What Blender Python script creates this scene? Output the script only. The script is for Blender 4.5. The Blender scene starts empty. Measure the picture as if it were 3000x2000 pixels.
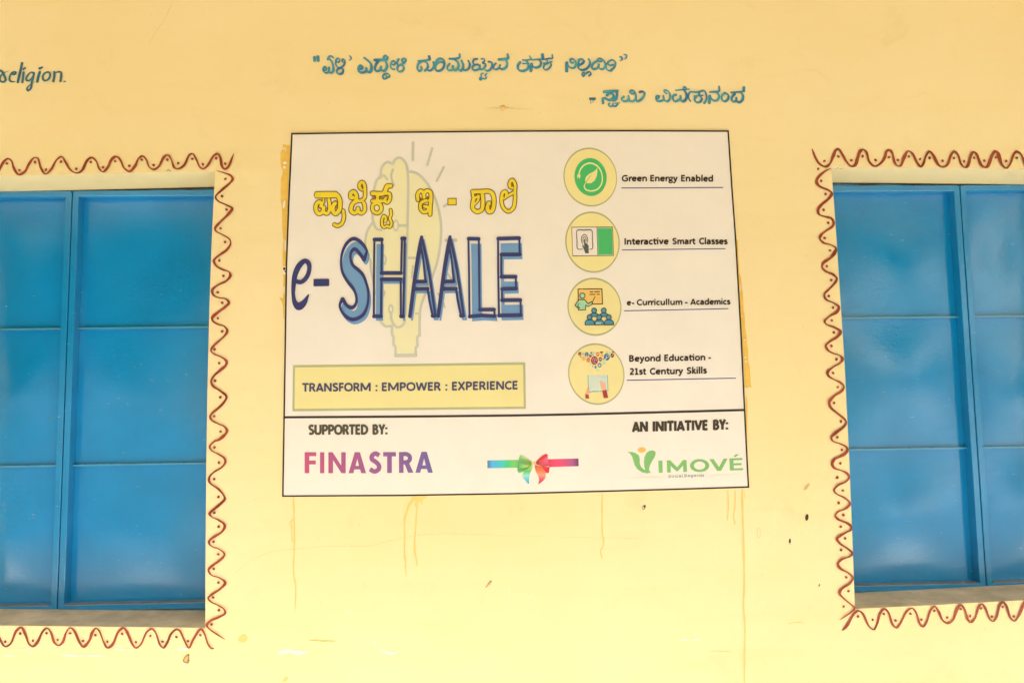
import bpy, math, random
from mathutils import Matrix, Vector
from mathutils.geometry import tessellate_polygon

R = math.radians
random.seed(7)
scn = bpy.context.scene
COL = scn.collection

# ------------------------------------------------------------------ camera
W, H, F = 3000.0, 2000.0, 2000.0          # photograph size and focal length in its pixels (24 mm lens)
up_c = Vector((-371, -25600, 2000)).normalized()      # wall's up direction seen by the camera (x right, y down, z forward)
rt_c = Vector((83000, -1137, 2000))
rt_c = (rt_c - up_c * rt_c.dot(up_c)).normalized()
in_c = rt_c.cross(up_c) * -1
if in_c.z < 0: in_c = -in_c
CAM = Vector((0.0, -1.90, 1.56))
# rows: world X (right), Y (into wall), Z (up) expressed in camera coordinates (x right, y down, z forward)
def ray(px, py):
    d = Vector((px - W / 2, py - H / 2, F))
    return Vector((d.dot(rt_c), d.dot(in_c), d.dot(up_c)))
cam_d = bpy.data.cameras.new('camera')
cam = bpy.data.objects.new('camera', cam_d); COL.objects.link(cam)
cam_d.sensor_width = 36; cam_d.lens = 24; cam_d.clip_start = 0.05; cam_d.clip_end = 500
cx = Vector((rt_c.x, in_c.x, up_c.x)); cy = -Vector((rt_c.y, in_c.y, up_c.y)); cz = -Vector((rt_c.z, in_c.z, up_c.z))
M = Matrix((cx, cy, cz)).transposed().to_4x4(); M.translation = CAM
cam.matrix_world = M
scn.camera = cam

# ------------------------------------------------------------------ light
SUN_EL, SUN_AZ = 47.0, 32.0               # high over the yard: it reaches the outer half of the veranda floor, never the wall
world = bpy.data.worlds.new('World'); scn.world = world; world.use_nodes = True
nt = world.node_tree; nt.nodes.clear()
sky = nt.nodes.new('ShaderNodeTexSky'); sky.sky_type = 'NISHITA'; sky.sun_disc = False
sky.sun_elevation = R(SUN_EL); sky.sun_rotation = R(180 - SUN_AZ)
sky.air_density = 1.0; sky.dust_density = 7.0; sky.ozone_density = 1.0
bg = nt.nodes.new('ShaderNodeBackground'); bg.inputs[1].default_value = 0.15
ow = nt.nodes.new('ShaderNodeOutputWorld')
nt.links.new(sky.outputs[0], bg.inputs[0]); nt.links.new(bg.outputs[0], ow.inputs[0])
sd = bpy.data.lights.new('sun', 'SUN'); sd.energy = 4.0; sd.angle = R(0.5); sd.color = (1.0, 0.955, 0.885)
sun = bpy.data.objects.new('sun', sd); COL.objects.link(sun)
sdir = Vector((math.sin(R(SUN_AZ)) * math.cos(R(SUN_EL)), -math.cos(R(SUN_AZ)) * math.cos(R(SUN_EL)), math.sin(R(SUN_EL))))
sun.rotation_euler = sdir.to_track_quat('Z', 'Y').to_euler(); sun.location = (2, -8, 9)
scn.view_settings.view_transform = 'Standard'; scn.view_settings.look = 'None'
scn.view_settings.exposure = 1.16; scn.view_settings.gamma = 1.0

# ------------------------------------------------------------------ colour helpers
def lin1(c):
    c /= 255.0
    return c / 12.92 if c <= 0.04045 else ((c + 0.055) / 1.055) ** 2.4
def lin(c): return tuple(lin1(v) for v in c)
WALL = (0.82, 0.70, 0.37)
def relink(px, ref, base):
    a, b = lin(px), lin(ref)
    return tuple(max(0.006, min(0.88, a[i] / b[i] * base[i])) for i in range(3))
def lerp(a, b, t): return tuple(a[i] + (b[i] - a[i]) * t for i in range(3))
def ink(c, y=900):                        # photographed print colour -> surface colour, judged against the white board beside it
    t = max(0, min(1, (y - 400) / 1040.0))
    return relink(c, lerp((246, 226, 190), (247, 240, 222), t), (0.80, 0.79, 0.76))
def wpaint(c, y=900):                     # the same against the wall paint beside it
    t = max(0, min(1, y / 2000.0))
    return relink(c, lerp((252, 214, 128), (254, 246, 205), t), WALL)

# ------------------------------------------------------------------ materials
def new_mat(name):
    m = bpy.data.materials.new(name); m.use_nodes = True
    n = m.node_tree.nodes; l = m.node_tree.links
    return m, n, l, n['Principled BSDF']
def noise(n, l, scale, detail=4, rough=.55, vec=None, dist=0.0):
    t = n.new('ShaderNodeTexNoise'); t.inputs['Scale'].default_value = scale
    t.inputs['Detail'].default_value = detail; t.inputs['Roughness'].default_value = rough
    t.inputs['Distortion'].default_value = dist
    if vec is not None: l.new(vec, t.inputs['Vector'])
    return t.outputs['Fac']
def mapping(n, l, sc):
    g = n.new('ShaderNodeNewGeometry'); mp = n.new('ShaderNodeMapping')
    mp.inputs['Scale'].default_value = sc; l.new(g.outputs['Position'], mp.inputs['Vector'])
    return mp.outputs[0]
def ramp(n, l, fac, a, b, ca, cb):
    r = n.new('ShaderNodeValToRGB'); e = r.color_ramp.elements
    e[0].position = a; e[1].position = b
    e[0].color = (*ca, 1) if len(ca) == 3 else ca; e[1].color = (*cb, 1) if len(cb) == 3 else cb
    l.new(fac, r.inputs[0]); return r.outputs[0]
def mix(n, l, fac, a, b, blend='MIX'):
    x = n.new('ShaderNodeMix'); x.data_type = 'RGBA'; x.blend_type = blend
    for s, v in ((0, fac), (6, a), (7, b)):
        if isinstance(v, (int, float)): x.inputs[s].default_value = v
        elif isinstance(v, tuple): x.inputs[s].default_value = (*v, 1)
        else: l.new(v, x.inputs[s])
    return x.outputs[2]
def bump(n, l, bs, hts):
    prev = None
    for h, st, d in hts:
        b = n.new('ShaderNodeBump'); b.inputs['Strength'].default_value = st; b.inputs['Distance'].default_value = d
        l.new(h, b.inputs['Height'])
        if prev is not None: l.new(prev, b.inputs['Normal'])
        prev = b.outputs[0]
    l.new(prev, bs.inputs['Normal'])

def wall_material():
    m, n, l, b = new_mat('yellow_distemper')
    p = mapping(n, l, (1, 1, 1)); ps = mapping(n, l, (0.7, 1, 5.0))
    base = mix(n, l, ramp(n, l, noise(n, l, 1.1, 5, .6, p), .35, .7, (0, 0, 0), (1, 1, 1)), WALL, tuple(v * k for v, k in zip(WALL, (1.03, 1.06, 1.22))))
    st = ramp(n, l, noise(n, l, 3.0, 6, .65, ps), .50, .78, (0, 0, 0), (.5, .5, .5))
    base = mix(n, l, st, base, (0.80, 0.66, 0.32))
    sm = ramp(n, l, noise(n, l, 7, 8, .7, p, .6), .58, .76, (0, 0, 0), (.30, .30, .30))      # rubbed dirty smudges
    base = mix(n, l, sm, base, (0.66, 0.53, 0.25))
    sp = ramp(n, l, noise(n, l, 95, 2, .5, p), .735, .77, (0, 0, 0), (.4, .4, .4))             # specks
    base = mix(n, l, sp, base, (0.42, 0.28, 0.12))
    l.new(base, b.inputs['Base Color'])
    b.inputs['Roughness'].default_value = .62; b.inputs['Specular IOR Level'].default_value = .35
    bump(n, l, b, [(noise(n, l, 2.2, 3, .5, p), .5, .02), (noise(n, l, 34, 5, .6, p), .14, .004), (noise(n, l, 230, 4, .65, p), .35, .0010)])
    return m
def flat_paint(name, col, rough=.5, var=.12, nscale=30):
    m, n, l, b = new_mat(name)
    p = mapping(n, l, (1, 1, 1))
    d = tuple(v * (1 - var) for v in col); e = tuple(min(.9, v * (1 + var)) for v in col)
    l.new(ramp(n, l, noise(n, l, nscale, 5, .6, p), .35, .65, d, e), b.inputs['Base Color'])
    b.inputs['Roughness'].default_value = rough
    bump(n, l, b, [(noise(n, l, nscale * 8, 3, .6, p), .1, .0008)])
    return m
def brush_paint(name, dark, mid, light, scale=26):
    # enamel laid on with a flat brush: pools darker at stroke edges and starts, thins in the middle
    m, n, l, b = new_mat(name)
    p = mapping(n, l, (1, 1, 1))
    at = n.new('ShaderNodeAttribute'); at.attribute_name = 'across'
    f = noise(n, l, scale, 3, .6, p, .5)
    c = ramp(n, l, f, .36, .66, mid, light)
    e = ramp(n, l, at.outputs['Fac'], .62, .98, (0, 0, 0), (.75, .75, .75))
    c = mix(n, l, e, c, dark)
    f2 = ramp(n, l, noise(n, l, scale * .6, 2, .5, mapping(n, l, (1.3, 1, .8))), .52, .68, (0, 0, 0), (.85, .85, .85))
    c = mix(n, l, f2, c, dark)
    l.new(c, b.inputs['Base Color']); b.inputs['Roughness'].default_value = .38
    bump(n, l, b, [(noise(n, l, 300, 3, .6, p), .2, .0006)])
    return m
def ink_material():
    m, n, l, b = new_mat('printed_ink')
    at = n.new('ShaderNodeAttribute'); at.attribute_name = 'ink'
    p = mapping(n, l, (1, 1, 1))
    v = ramp(n, l, noise(n, l, 9, 4, .6, p), .3, .7, (.96, .96, .955), (1, 1, 1))
    l.new(mix(n, l, 1.0, at.outputs['Color'], v, 'MULTIPLY'), b.inputs['Base Color'])
    b.inputs['Roughness'].default_value = .42; b.inputs['Specular IOR Level'].default_value = .35
    bump(n, l, b, [(noise(n, l, 5, 3, .5, p), .25, .006)])
    return m
def steel_paint(name, col, grime=.5):
    m, n, l, b = new_mat(name)
    p = mapping(n, l, (1, 1, 1))
    c = ramp(n, l, noise(n, l, 4, 5, .6, p), .3, .7, tuple(v * .9 for v in col), tuple(v * 1.1 for v in col))
    sc = ramp(n, l, noise(n, l, 60, 6, .7, p, .4), .655, .69, (0, 0, 0), (grime, grime, grime))   # scuffs and chips
    c = mix(n, l, sc, c, (.07, .15, .19))
    ws = ramp(n, l, noise(n, l, 85, 4, .6, mapping(n, l, (.6, 1, 1.4)), .2), .69, .72, (0, 0, 0), (.55, .55, .55))
    c = mix(n, l, ws, c, (.30, .48, .62))
    g = n.new('ShaderNodeNewGeometry'); sx = n.new('ShaderNodeSeparateXYZ'); l.new(g.outputs['True Normal'], sx.inputs[0])
    up = ramp(n, l, sx.outputs[2], .55, .8, (0, 0, 0), (.92, .92, .92))                        # dust lying on the ledges
    du = ramp(n, l, noise(n, l, 22, 5, .6, p), .3, .7, (.20, .165, .115), (.30, .25, .18))
    c = mix(n, l, up, c, du)
    l.new(c, b.inputs['Base Color'])
    l.new(ramp(n, l, noise(n, l, 14, 4, .6, p), .3, .75, (.02, .02, .02), (.08, .08, .08)), b.inputs['Roughness'])
    b.inputs['Specular IOR Level'].default_value = 1.0
    bump(n, l, b, [(noise(n, l, 2.2, 1, .4, p), .5, .02), (noise(n, l, 110, 3, .55, mapping(n, l, (1, 1, 1.6))), .30, .0011), (noise(n, l, 420, 2, .5, p), .15, .0005)])
    return m
MW = wall_material()
M_INK = ink_material()
M_BLUE = steel_paint('blue_enamel_sheet', (0.004, 0.26, 0.63))
M_FRAME = steel_paint('blue_enamel_frame', (0.008, 0.25, 0.58), .4)
M_BAR = steel_paint('painted_sheen_blue', (0.06, 0.34, 0.56), .4)  # shutter blue made paler: the bars' bright sheen is put into the colour
M_TEAL = brush_paint('teal_brush_paint', wpaint((18, 92, 122), 200), wpaint((36, 128, 142), 200), wpaint((75, 168, 150), 200))
M_TEAL_DARK = brush_paint('dark_teal_brush_paint', wpaint((28, 76, 92), 200), wpaint((30, 98, 110), 200), wpaint((48, 122, 112), 200))
M_RED = brush_paint('red_oxide_brush_paint', wpaint((128, 38, 18), 1000), wpaint((150, 50, 26), 1000), wpaint((176, 74, 48), 1000), 14)
M_DRIP = flat_paint('deeper_yellow_paint', wpaint((253, 222, 136), 1500), .5, .05)
M_EDGE = flat_paint('old_orange_yellow_paint', wpaint((246, 196, 82), 700), .5, .06, 60)
M_WHITE = flat_paint('white_scuffed_plaster', (.80, .78, .70), .7, .06, 90)
M_DARK = flat_paint('dark_plaster_hole', (.05, .035, .02), .9, .5, 300)
M_BROWN = flat_paint('brown_mud', (.28, .19, .09), .9, .3, 200)
M_CRACK = flat_paint('hairline_crack', (.68, .54, .27), .9, .2, 100)
M_STAIN = flat_paint('pale_brown_stain', (.70, .47, .18), .8, .1, 80)
M_SILL = flat_paint('dusty_cement', (.56, .50, .38), .9, .18, 14)
M_ROOF = flat_paint('cream_roof_paint', (.52, .44, .27), .8, .06, 3)
M_CEIL = flat_paint('yellow_roof_paint', (.72, .58, .32), .8, .06, 3)
M_FLOOR = flat_paint('veranda_cement', (.68, .665, .61), .7, .12, 5)
M_GROUND = flat_paint('dry_earth', (.22, .20, .16), .95, .2, 1.5)
M_BRICKW = flat_paint('grey_added_wall_cement', (.24, .22, .18), .9, .15, 2)
M_LEAF = flat_paint('tree_foliage', (.05, .09, .03), .7, .5, 3)
M_BARK = flat_paint('tree_bark', (.10, .07, .045), .9, .3, 8)

# ------------------------------------------------------------------ object helpers
def parent_to(o, p):
    o.parent = p
    if p is not None:
        loc = Vector(p['_base']) if '_base' in p else Vector((0, 0, 0))
        o.matrix_parent_inverse = Matrix.Translation(-loc)
def link_mesh(name, me, mat, parent=None):
    o = bpy.data.objects.new(name, me); COL.objects.link(o)
    if mat: me.materials.append(mat)
    if parent is not None:
        o.parent = parent
        b = BASE.get(parent.name)
        if b is not None: o.matrix_parent_inverse = Matrix.Translation(-b)
    return o
BASE = {}
def empty(name, loc):
    o = bpy.data.objects.new(name, None); COL.objects.link(o); o.location = loc; o.empty_display_size = .1
    BASE[o.name] = Vector(loc); return o
def boxes(name, bl, mat, parent=None, bev=0.0):
    v, f = [], []
    for (x0, x1, y0, y1, z0, z1) in bl:
        i = len(v)
        v += [(x0, y0, z0), (x1, y0, z0), (x1, y1, z0), (x0, y1, z0), (x0, y0, z1), (x1, y0, z1), (x1, y1, z1), (x0, y1, z1)]
        f += [(i, i+3, i+2, i+1), (i+4, i+5, i+6, i+7), (i, i+1, i+5, i+4), (i+1, i+2, i+6, i+5), (i+2, i+3, i+7, i+6), (i+3, i, i+4, i+7)]
    me = bpy.data.meshes.new(name); me.from_pydata(v, [], f)
    o = link_mesh(name, me, mat, parent)
    if bev:
        md = o.modifiers.new('bevel', 'BEVEL'); md.width = bev; md.segments = 2; md.limit_method = 'ANGLE'
    return o

def frame(x0, y0, s): return lambda p: (x0 + p[0] * s, y0 + p[1] * s)
N0 = frame(0, 0, 1)
def on_plane(px, py, y=0.0):              # a point of the photograph carried back onto the plane y = const of the real wall
    d = ray(px, py); t = (y - CAM.y) / d.y
    return CAM + d * t

def smooth_pts(pts, closed=False, n=6):
    if len(pts) < 3: 
        if len(pts) == 2:
            a, b = pts; return [tuple(a[i] + (b[i] - a[i]) * k / 4 for i in range(len(a))) for k in range(5)]
        return list(pts)
    out = []; m = len(pts)
    rng = range(m) if closed else range(m - 1)
    for i in rng:
        p1, p2 = pts[i], pts[(i + 1) % m]
        p0 = pts[i - 1] if (closed or i > 0) else tuple(2 * p1[k] - p2[k] for k in range(len(p1)))
        p3 = pts[(i + 2) % m] if (closed or i + 2 < m) else tuple(2 * p2[k] - p1[k] for k in range(len(p1)))
        d1 = max(1e-6, math.dist(p0[:2], p1[:2])) ** .5; d2 = max(1e-6, math.dist(p1[:2], p2[:2])) ** .5; d3 = max(1e-6, math.dist(p2[:2], p3[:2])) ** .5
        for k in range(n):
            t = k / n
            q = []
            for c in range(len(p1)):
                m1 = (p2[c] - p1[c]) + d2 * ((p1[c] - p0[c]) / d1 - (p2[c] - p0[c]) / (d1 + d2))
                m2 = (p2[c] - p1[c]) + d2 * ((p3[c] - p2[c]) / d3 - (p3[c] - p1[c]) / (d2 + d3))
                t2, t3 = t * t, t * t * t
                q.append((2*t3 - 3*t2 + 1) * p1[c] + (t3 - 2*t2 + t) * m1 + (-2*t3 + 3*t2) * p2[c] + (t3 - t2) * m2)
            out.append(tuple(q))
    if not closed: out.append(tuple(pts[-1]))
    return out

h_ = .095
def _c(*p): return (list(p), 'c')
def _s(*p): return (list(p), 's')
def _l(*p): return (list(p), 'l')
def _stem(x, a=0, b=1): return ([(x, a), (x, b)], 'l')
GLYPH = {   # pen paths of a bold humanist sans, capital height 1
 'I': (.32, [_stem(.16)]), 'E': (.64, [_stem(.15), _l((.15, .91), (.57, .91)), _l((.15, .52), (.53, .52)), _l((.15, .09), (.57, .09))]),
 'F': (.60, [_stem(.15), _l((.15, .91), (.56, .91)), _l((.15, .50), (.53, .50))]), 'T': (.72, [_l((.01, .91), (.71, .91)), _stem(.36, 0, .9)]),
 'N': (.92, [_stem(.15), _stem(.77), _l((.17, .96), (.75, .04))]), 'M': (1.20, [_stem(.15), _stem(1.05), _l((.17, .96), (.60, .16)), _l((.60, .16), (1.03, .96))]),
 'A': (.84, [_l((.09, 0), (.42, .97)), _l((.42, .97), (.75, 0)), _l((.2, .27), (.64, .27))]), 'V': (.82, [_l((.09, 1), (.41, .04)), _l((.41, .04), (.73, 1))]),
 'W': (1.20, [_l((.09, 1), (.33, .04)), _l((.33, .04), (.60, .94)), _l((.60, .94), (.87, .04)), _l((.87, .04), (1.11, 1))]), 'X': (.78, [_l((.09, 0), (.69, 1)), _l((.09, 1), (.69, 0))]),
 'Y': (.74, [_l((.08, 1), (.37, .45)), _l((.66, 1), (.37, .45)), _stem(.37, 0, .5)]),
 'P': (.72, [_stem(.15), _s((.15, .905), (.38, .905), (.56, .83), (.60, .68), (.54, .52), (.38, .44), (.15, .44))]),
 'R': (.76, [_stem(.15), _s((.15, .905), (.38, .905), (.55, .83), (.58, .70), (.52, .54), (.38, .47), (.15, .47)), _l((.40, .47), (.67, 0))]),
 'B': (.74, [_stem(.15), _s((.15, .905), (.40, .90), (.54, .77), (.42, .57), (.15, .53)), _s((.15, .53), (.44, .52), (.60, .30), (.46, .11), (.15, .095))]),
 'D': (.86, [_stem(.15), _s((.15, .905), (.42, .89), (.68, .72), (.74, .5), (.66, .24), (.42, .10), (.15, .095))]),
 'O': (.96, [_c((.48, .91), (.20, .79), (.11, .5), (.20, .20), (.48, .09), (.76, .20), (.85, .5), (.76, .79))]),
 'C': (.74, [_s((.69, .81), (.52, .905), (.36, .88), (.16, .72), (.11, .48), (.18, .22), (.38, .09), (.56, .10), (.70, .19))]),
 'G': (.90, [_s((.77, .83), (.56, .91), (.38, .89), (.17, .73), (.11, .48), (.18, .22), (.40, .09), (.60, .10), (.76, .17)), _stem(.76, .12, .52), _l((.50, .47), (.85, .47))]),
 'S': (.68, [_s((.58, .84), (.40, .91), (.20, .86), (.14, .72), (.22, .58), (.44, .46), (.56, .33), (.52, .17), (.34, .09), (.09, .15))]),
 'U': (.88, [_s((.15, 1), (.15, .70), (.15, .40), (.22, .15), (.44, .09), (.66, .15), (.73, .40), (.73, .70), (.73, 1))]),
 'e': (.68, [_l((.12, .37), (.60, .37)), _s((.58, .37), (.54, .56), (.36, .635), (.17, .54), (.11, .36), (.17, .16), (.38, .085), (.57, .12))]),
 'a': (.66, [_s((.11, .60), (.30, .64), (.46, .58), (.50, .42)), _stem(.50, 0, .45), _s((.50, .40), (.28, .39), (.12, .26), (.16, .11), (.32, .09), (.49, .19))]),
 'b': (.72, [_stem(.14, 0, 1.06), _s((.16, .50), (.32, .63), (.50, .60), (.60, .38), (.52, .14), (.34, .08), (.16, .15))]),
 'd': (.72, [_stem(.58, 0, 1.06), _s((.55, .55), (.40, .635), (.20, .58), (.11, .34), (.19, .11), (.35, .08), (.55, .22))]),
 'g': (.64, [([(.32, .64), (.15, .57), (.11, .43), (.17, .30), (.32, .26), (.47, .31), (.53, .44), (.48, .57)], 'c', .85), ([(.40, .64), (.64, .64)], 'l', .8), ([(.2, .28), (.12, .18), (.22, .10), (.44, .07), (.56, -.04), (.48, -.19), (.28, -.22), (.10, -.16), (.12, -.02), (.22, .07)], 's', .8)]),
 'c': (.56, [_s((.50, .58), (.36, .64), (.19, .57), (.11, .36), (.18, .14), (.36, .085), (.51, .13))]),
 'o': (.72, [_c((.36, .635), (.17, .56), (.11, .36), (.17, .15), (.36, .085), (.55, .15), (.61, .36), (.55, .56))]),
 'n': (.71, [_stem(.14, 0, .72), _s((.16, .46), (.30, .61), (.44, .63), (.55, .54), (.57, .36), (.57, .18), (.57, 0))]),
 'm': (1.0, [_stem(.14, 0, .72), _s((.16, .46), (.28, .61), (.40, .63), (.50, .54), (.51, .36), (.51, .18), (.51, 0)), _s((.53, .46), (.66, .61), (.78, .63), (.87, .54), (.88, .36), (.88, .18), (.88, 0))]),
 'r': (.42, [_stem(.14, 0, .72), _s((.16, .40), (.24, .57), (.36, .64), (.47, .63))]),
 's': (.54, [_s((.45, .58), (.30, .64), (.15, .60), (.13, .48), (.28, .38), (.42, .30), (.43, .15), (.28, .085), (.07, .12))]),
 't': (.45, [_s((.20, .92), (.20, .60), (.20, .30), (.24, .12), (.36, .085), (.45, .10)), _l((.01, .64), (.44, .64))]),
 'τ': (.78, [_s((.20, .92), (.20, .60), (.20, .30), (.24, .12), (.36, .085), (.43, .10)), _l((.01, .64), (.62, .64)), _stem(.62, 0, .72), _stem(.62, .87, 1.03)]),
 'i': (.30, [_stem(.15, 0, .72), _stem(.15, .87, 1.03)]), 'l': (.30, [_stem(.15, 0, 1.06)]),
 'u': (.71, [_s((.14, .72), (.14, .50), (.14, .30), (.20, .12), (.34, .085), (.48, .15), (.55, .28)), _stem(.57, 0, .72)]),
 'v': (.62, [_l((.08, .72), (.31, .05)), _l((.31, .05), (.54, .72))]), 'y': (.62, [_l((.08, .72), (.31, .08)), _s((.54, .72), (.31, .06), (.20, -.18), (.03, -.22))]),
 'k': (.60, [_stem(.15, 0, 1.06), _l((.17, .33), (.50, .72)), _l((.26, .42), (.54, 0))]), '-': (.40, [_l((.02, .36), (.38, .36))]), ':': (.3, [_stem(.15, .0, .19), _stem(.15, .52, .71)]),
 '2': (.66, [_s((.09, .82), (.28, .91), (.48, .84), (.50, .66), (.36, .42), (.12, .12)), _l((.05, .09), (.59, .09))]), '1': (.66, [_stem(.34, 0, 1), _l((.11, .80), (.34, .94)), _l((.10, .09), (.59, .09))]),
}
def split_groups(s):
    """primitives that touch belong together; everything else becomes an object of its own"""
    n = len(s.pr); g = list(range(n))
    def find(i):
        while g[i] != i: i = g[i]
        return i
    bb = []
    for v0, v1, f0, f1, w in s.pr:
        P = s.v[v0:v1]; bb.append((min(p[0] for p in P), max(p[0] for p in P), min(p[2] for p in P), max(p[2] for p in P)))
    for i in range(n):
        for j in range(i + 1, n):
            if find(i) == find(j): continue
            A, B = bb[i], bb[j]
            if A[1] < B[0] or B[1] < A[0] or A[3] < B[2] or B[3] < A[2]: continue
            wi, wj = s.pr[i][4], s.pr[j][4]
            if wi == 0 or wj == 0: g[find(i)] = find(j); continue
            th = max(wi, wj) * .00095 * .5
            PA = s.v[s.pr[i][0]:s.pr[i][1]:2]; PB = s.v[s.pr[j][0]:s.pr[j][1]:2]
            if any(abs(a[0] - b[0]) < th and abs(a[2] - b[2]) < th for a in PA for b in PB): g[find(i)] = find(j)
    out = {}
    for i in range(n): out.setdefault(find(i), []).append(i)
    return list(out.values())

class Flat:
    """thin paint or ink lying on the plane y = -depth (metres off the wall)"""
    def __init__(s, depth): s.d = depth; s.v = []; s.f = []; s.c = []; s.a = []; s.k = 0; s.pr = []
    def mark(s, v0, f0, w): s.pr.append((v0, len(s.v), f0, len(s.f), w))
    def put(s, p, dd, col, ac=0.0):
        q = on_plane(p[0], p[1], -(s.d + dd)); s.v.append(tuple(q)); s.c.append(col); s.a.append(ac)
        return len(s.v) - 1
    def stroke(s, fr, pts, w, col=(1, 1, 1), closed=False, n=6, nib=None, jit=0.0, caps=True, sm=True, taper=0.0):
        """pts in zoom pixels; w a number or one per point, zoom pixels; nib=(angle, thin ratio)"""
        V0, F0 = len(s.v), len(s.f)
        ws = w if isinstance(w, (list, tuple)) else [w] * len(pts)
        o = fr((0, 0)); u = fr((1, 0)); sc = u[0] - o[0]
        P = [(*fr(p), ww * sc) for p, ww in zip(pts, ws)]
        P = smooth_pts(P, closed, n) if sm else [tuple(x) for x in P]
        m = len(P); base = s.k * 1.5e-5; s.k = (s.k + 1) % 12
        rows = []
        ph = random.random() * 9
        for i in range(m):
            a = P[(i - 1) % m] if (closed or i) else P[i]; b = P[(i + 1) % m] if (closed or i < m - 1) else P[i]
            tx, ty = b[0] - a[0], b[1] - a[1]; L = math.hypot(tx, ty) or 1; tx /= L; ty /= L
            ww = P[i][2] / 2
            if nib: ww *= nib[1] + (1 - nib[1]) * abs(math.sin(math.atan2(-ty, tx) - nib[0]))
            if jit: ww *= 1 + jit * (math.sin(i * .55 + ph) * .6 + random.uniform(-.4, .4))
            if taper and not closed:
                e = min(i, m - 1 - i) / max(1, m - 1)
                ww *= min(1, .35 + e / taper)
            nx, ny = -ty, tx
            dd = base + i * 3e-6
            cc = col(P[i]) if callable(col) else col
            rows.append([s.put((P[i][0] + nx * ww * t, P[i][1] + ny * ww * t), dd, cc, abs(t)) for t in (-1, -.6, 0, .6, 1)])
        for i in range(m if closed else m - 1):
            r0, r1 = rows[i], rows[(i + 1) % m]
            for j in range(4): s.f.append((r0[j], r0[j + 1], r1[j + 1], r1[j]))
        if caps and not closed:
            for i, sg in ((0, -1), (m - 1, 1)):
                A, B = s.v[rows[i][0]], s.v[rows[i][4]]
                c = Vector(s.v[rows[i][2]]); h = (Vector(B) - Vector(A)) / 2; r = h.length
                if r < 1e-7: continue
                j = i + (1 if i == 0 else -1); t = (c - Vector(s.v[rows[j][2]])).normalized()
                prev = rows[i][0]; cc = s.c[rows[i][2]]
                for k in range(1, 6):
                    an = math.pi * k / 6
                    q = c - h * math.cos(an) + t * r * math.sin(an) * .9
                    s.v.append(tuple(q)); s.c.append(cc); s.a.append(1.0); cur = len(s.v) - 1
                    s.f.append((rows[i][2], prev, cur)); prev = cur
                s.f.append((rows[i][2], prev, rows[i][4]))
        s.mark(V0, F0, max(x[2] for x in P)); return s
    def poly(s, fr, pts, col=(1, 1, 1), sm=False, holes=(), n=5):
        V0, F0 = len(s.v), len(s.f)
        loops = [[fr(p) for p in pts]] + [[fr(p) for p in h] for h in holes]
        if sm: loops = [smooth_pts(l, True, n) for l in loops]
        dd = s.k * 1.5e-5; s.k = (s.k + 1) % 12
        idx = []
        for l in loops:
            for p in l: idx.append(s.put(p, dd, col(p) if callable(col) else col, 0.0))
        for t in tessellate_polygon([[Vector((p[0], p[1], 0)) for p in l] for l in loops]):
            s.f.append(tuple(idx[i] for i in t))
        s.mark(V0, F0, 0); return s
    def grid(s, fr, a, b, c, d, col, nx=16, ny=1):
        """quad a-b (top) c-d (bottom, c under b), split across so that print colours can run"""
        V0, F0 = len(s.v), len(s.f)
        dd = s.k * 1.5e-5; s.k = (s.k + 1) % 12
        ids = []
        for j in range(ny + 1):
            for i in range(nx + 1):
                u, v = i / nx, j / ny
                p = tuple((a[k]*(1-u)+b[k]*u)*(1-v) + (d[k]*(1-u)+c[k]*u)*v for k in (0, 1))
                q = fr(p); ids.append(s.put(q, dd, col(u, v) if callable(col) else col))
        for j in range(ny):
            for i in range(nx):
                q = j * (nx + 1) + i; s.f.append((ids[q], ids[q+1], ids[q+nx+2], ids[q+nx+1]))
        s.mark(V0, F0, 0); return s
    def ell(s, fr, cx, cy, rx, ry, col=(1, 1, 1), hole=None, n=40, tilt=0.0, shear=0.0):
        def lp(a, b): return [(cx + a * math.cos(t) * math.cos(tilt) - b * math.sin(t) * math.sin(tilt),
                               cy + a * math.cos(t) * math.sin(tilt) + b * math.sin(t) * math.cos(tilt) + shear * a * math.cos(t)) for t in [2 * math.pi * k / n for k in range(n)]]
        return s.poly(fr, lp(rx, ry), col, holes=[lp(*hole)] if hole else ())
    def text(s, fr, body, x0, y0, x1, y1, cap, col=(1, 1, 1), bold=.19):
        """word whose ink runs from x0 to x1 on the baseline (y0 at x0, y1 at x1), capitals cap pixels high"""
        x = 0; L = []
        for ch in body:
            adv, st = GLYPH[ch]
            for q in st:
                L.append(([(p[0] + x, p[1]) for p in q[0]], q[1], q[2] if len(q) > 2 else 1.0))
            x += adv
        xs = [p[0] for q in L for p in q[0]]; xa, xb = min(xs), max(xs)
        wp = bold * cap; X0, X1 = (x0, x1) if body == '-' else (x0 + wp / 2, x1 - wp / 2)
        for pts, kind, wk in L:
            P = []
            for p in pts:
                u = (p[0] - xa) / max(1e-6, xb - xa) if xb > xa else .5
                P.append((X0 + (X1 - X0) * u, y0 + (y1 - y0) * u - p[1] * cap))
            s.stroke(fr, P, wp * wk, col, closed=(kind == 'c'), sm=(kind != 'l'), n=4, caps=False)
        return s
    def build(s, name, mat, parent=None, split=True):
        if split and 1 < len(s.pr) < 120:
            gs = split_groups(s)
            if len(gs) > 1:
                res = None
                for gp in gs:
                    t = Flat(s.d)
                    for i in gp:
                        v0, v1, f0, f1, w = s.pr[i]; o = len(t.v) - v0
                        t.v += s.v[v0:v1]; t.c += s.c[v0:v1]; t.a += s.a[v0:v1]; t.f += [tuple(k + o for k in f) for f in s.f[f0:f1]]
                    r = t.build(name, mat, parent, False); res = res or r
                return res
        # every face looks out of the wall
        fs = []
        for f in s.f:
            a, b, c = (Vector(s.v[i]) for i in f[:3])
            fs.append(f if (b - a).cross(c - a).y <= 0 else tuple(reversed(f)))
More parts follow.
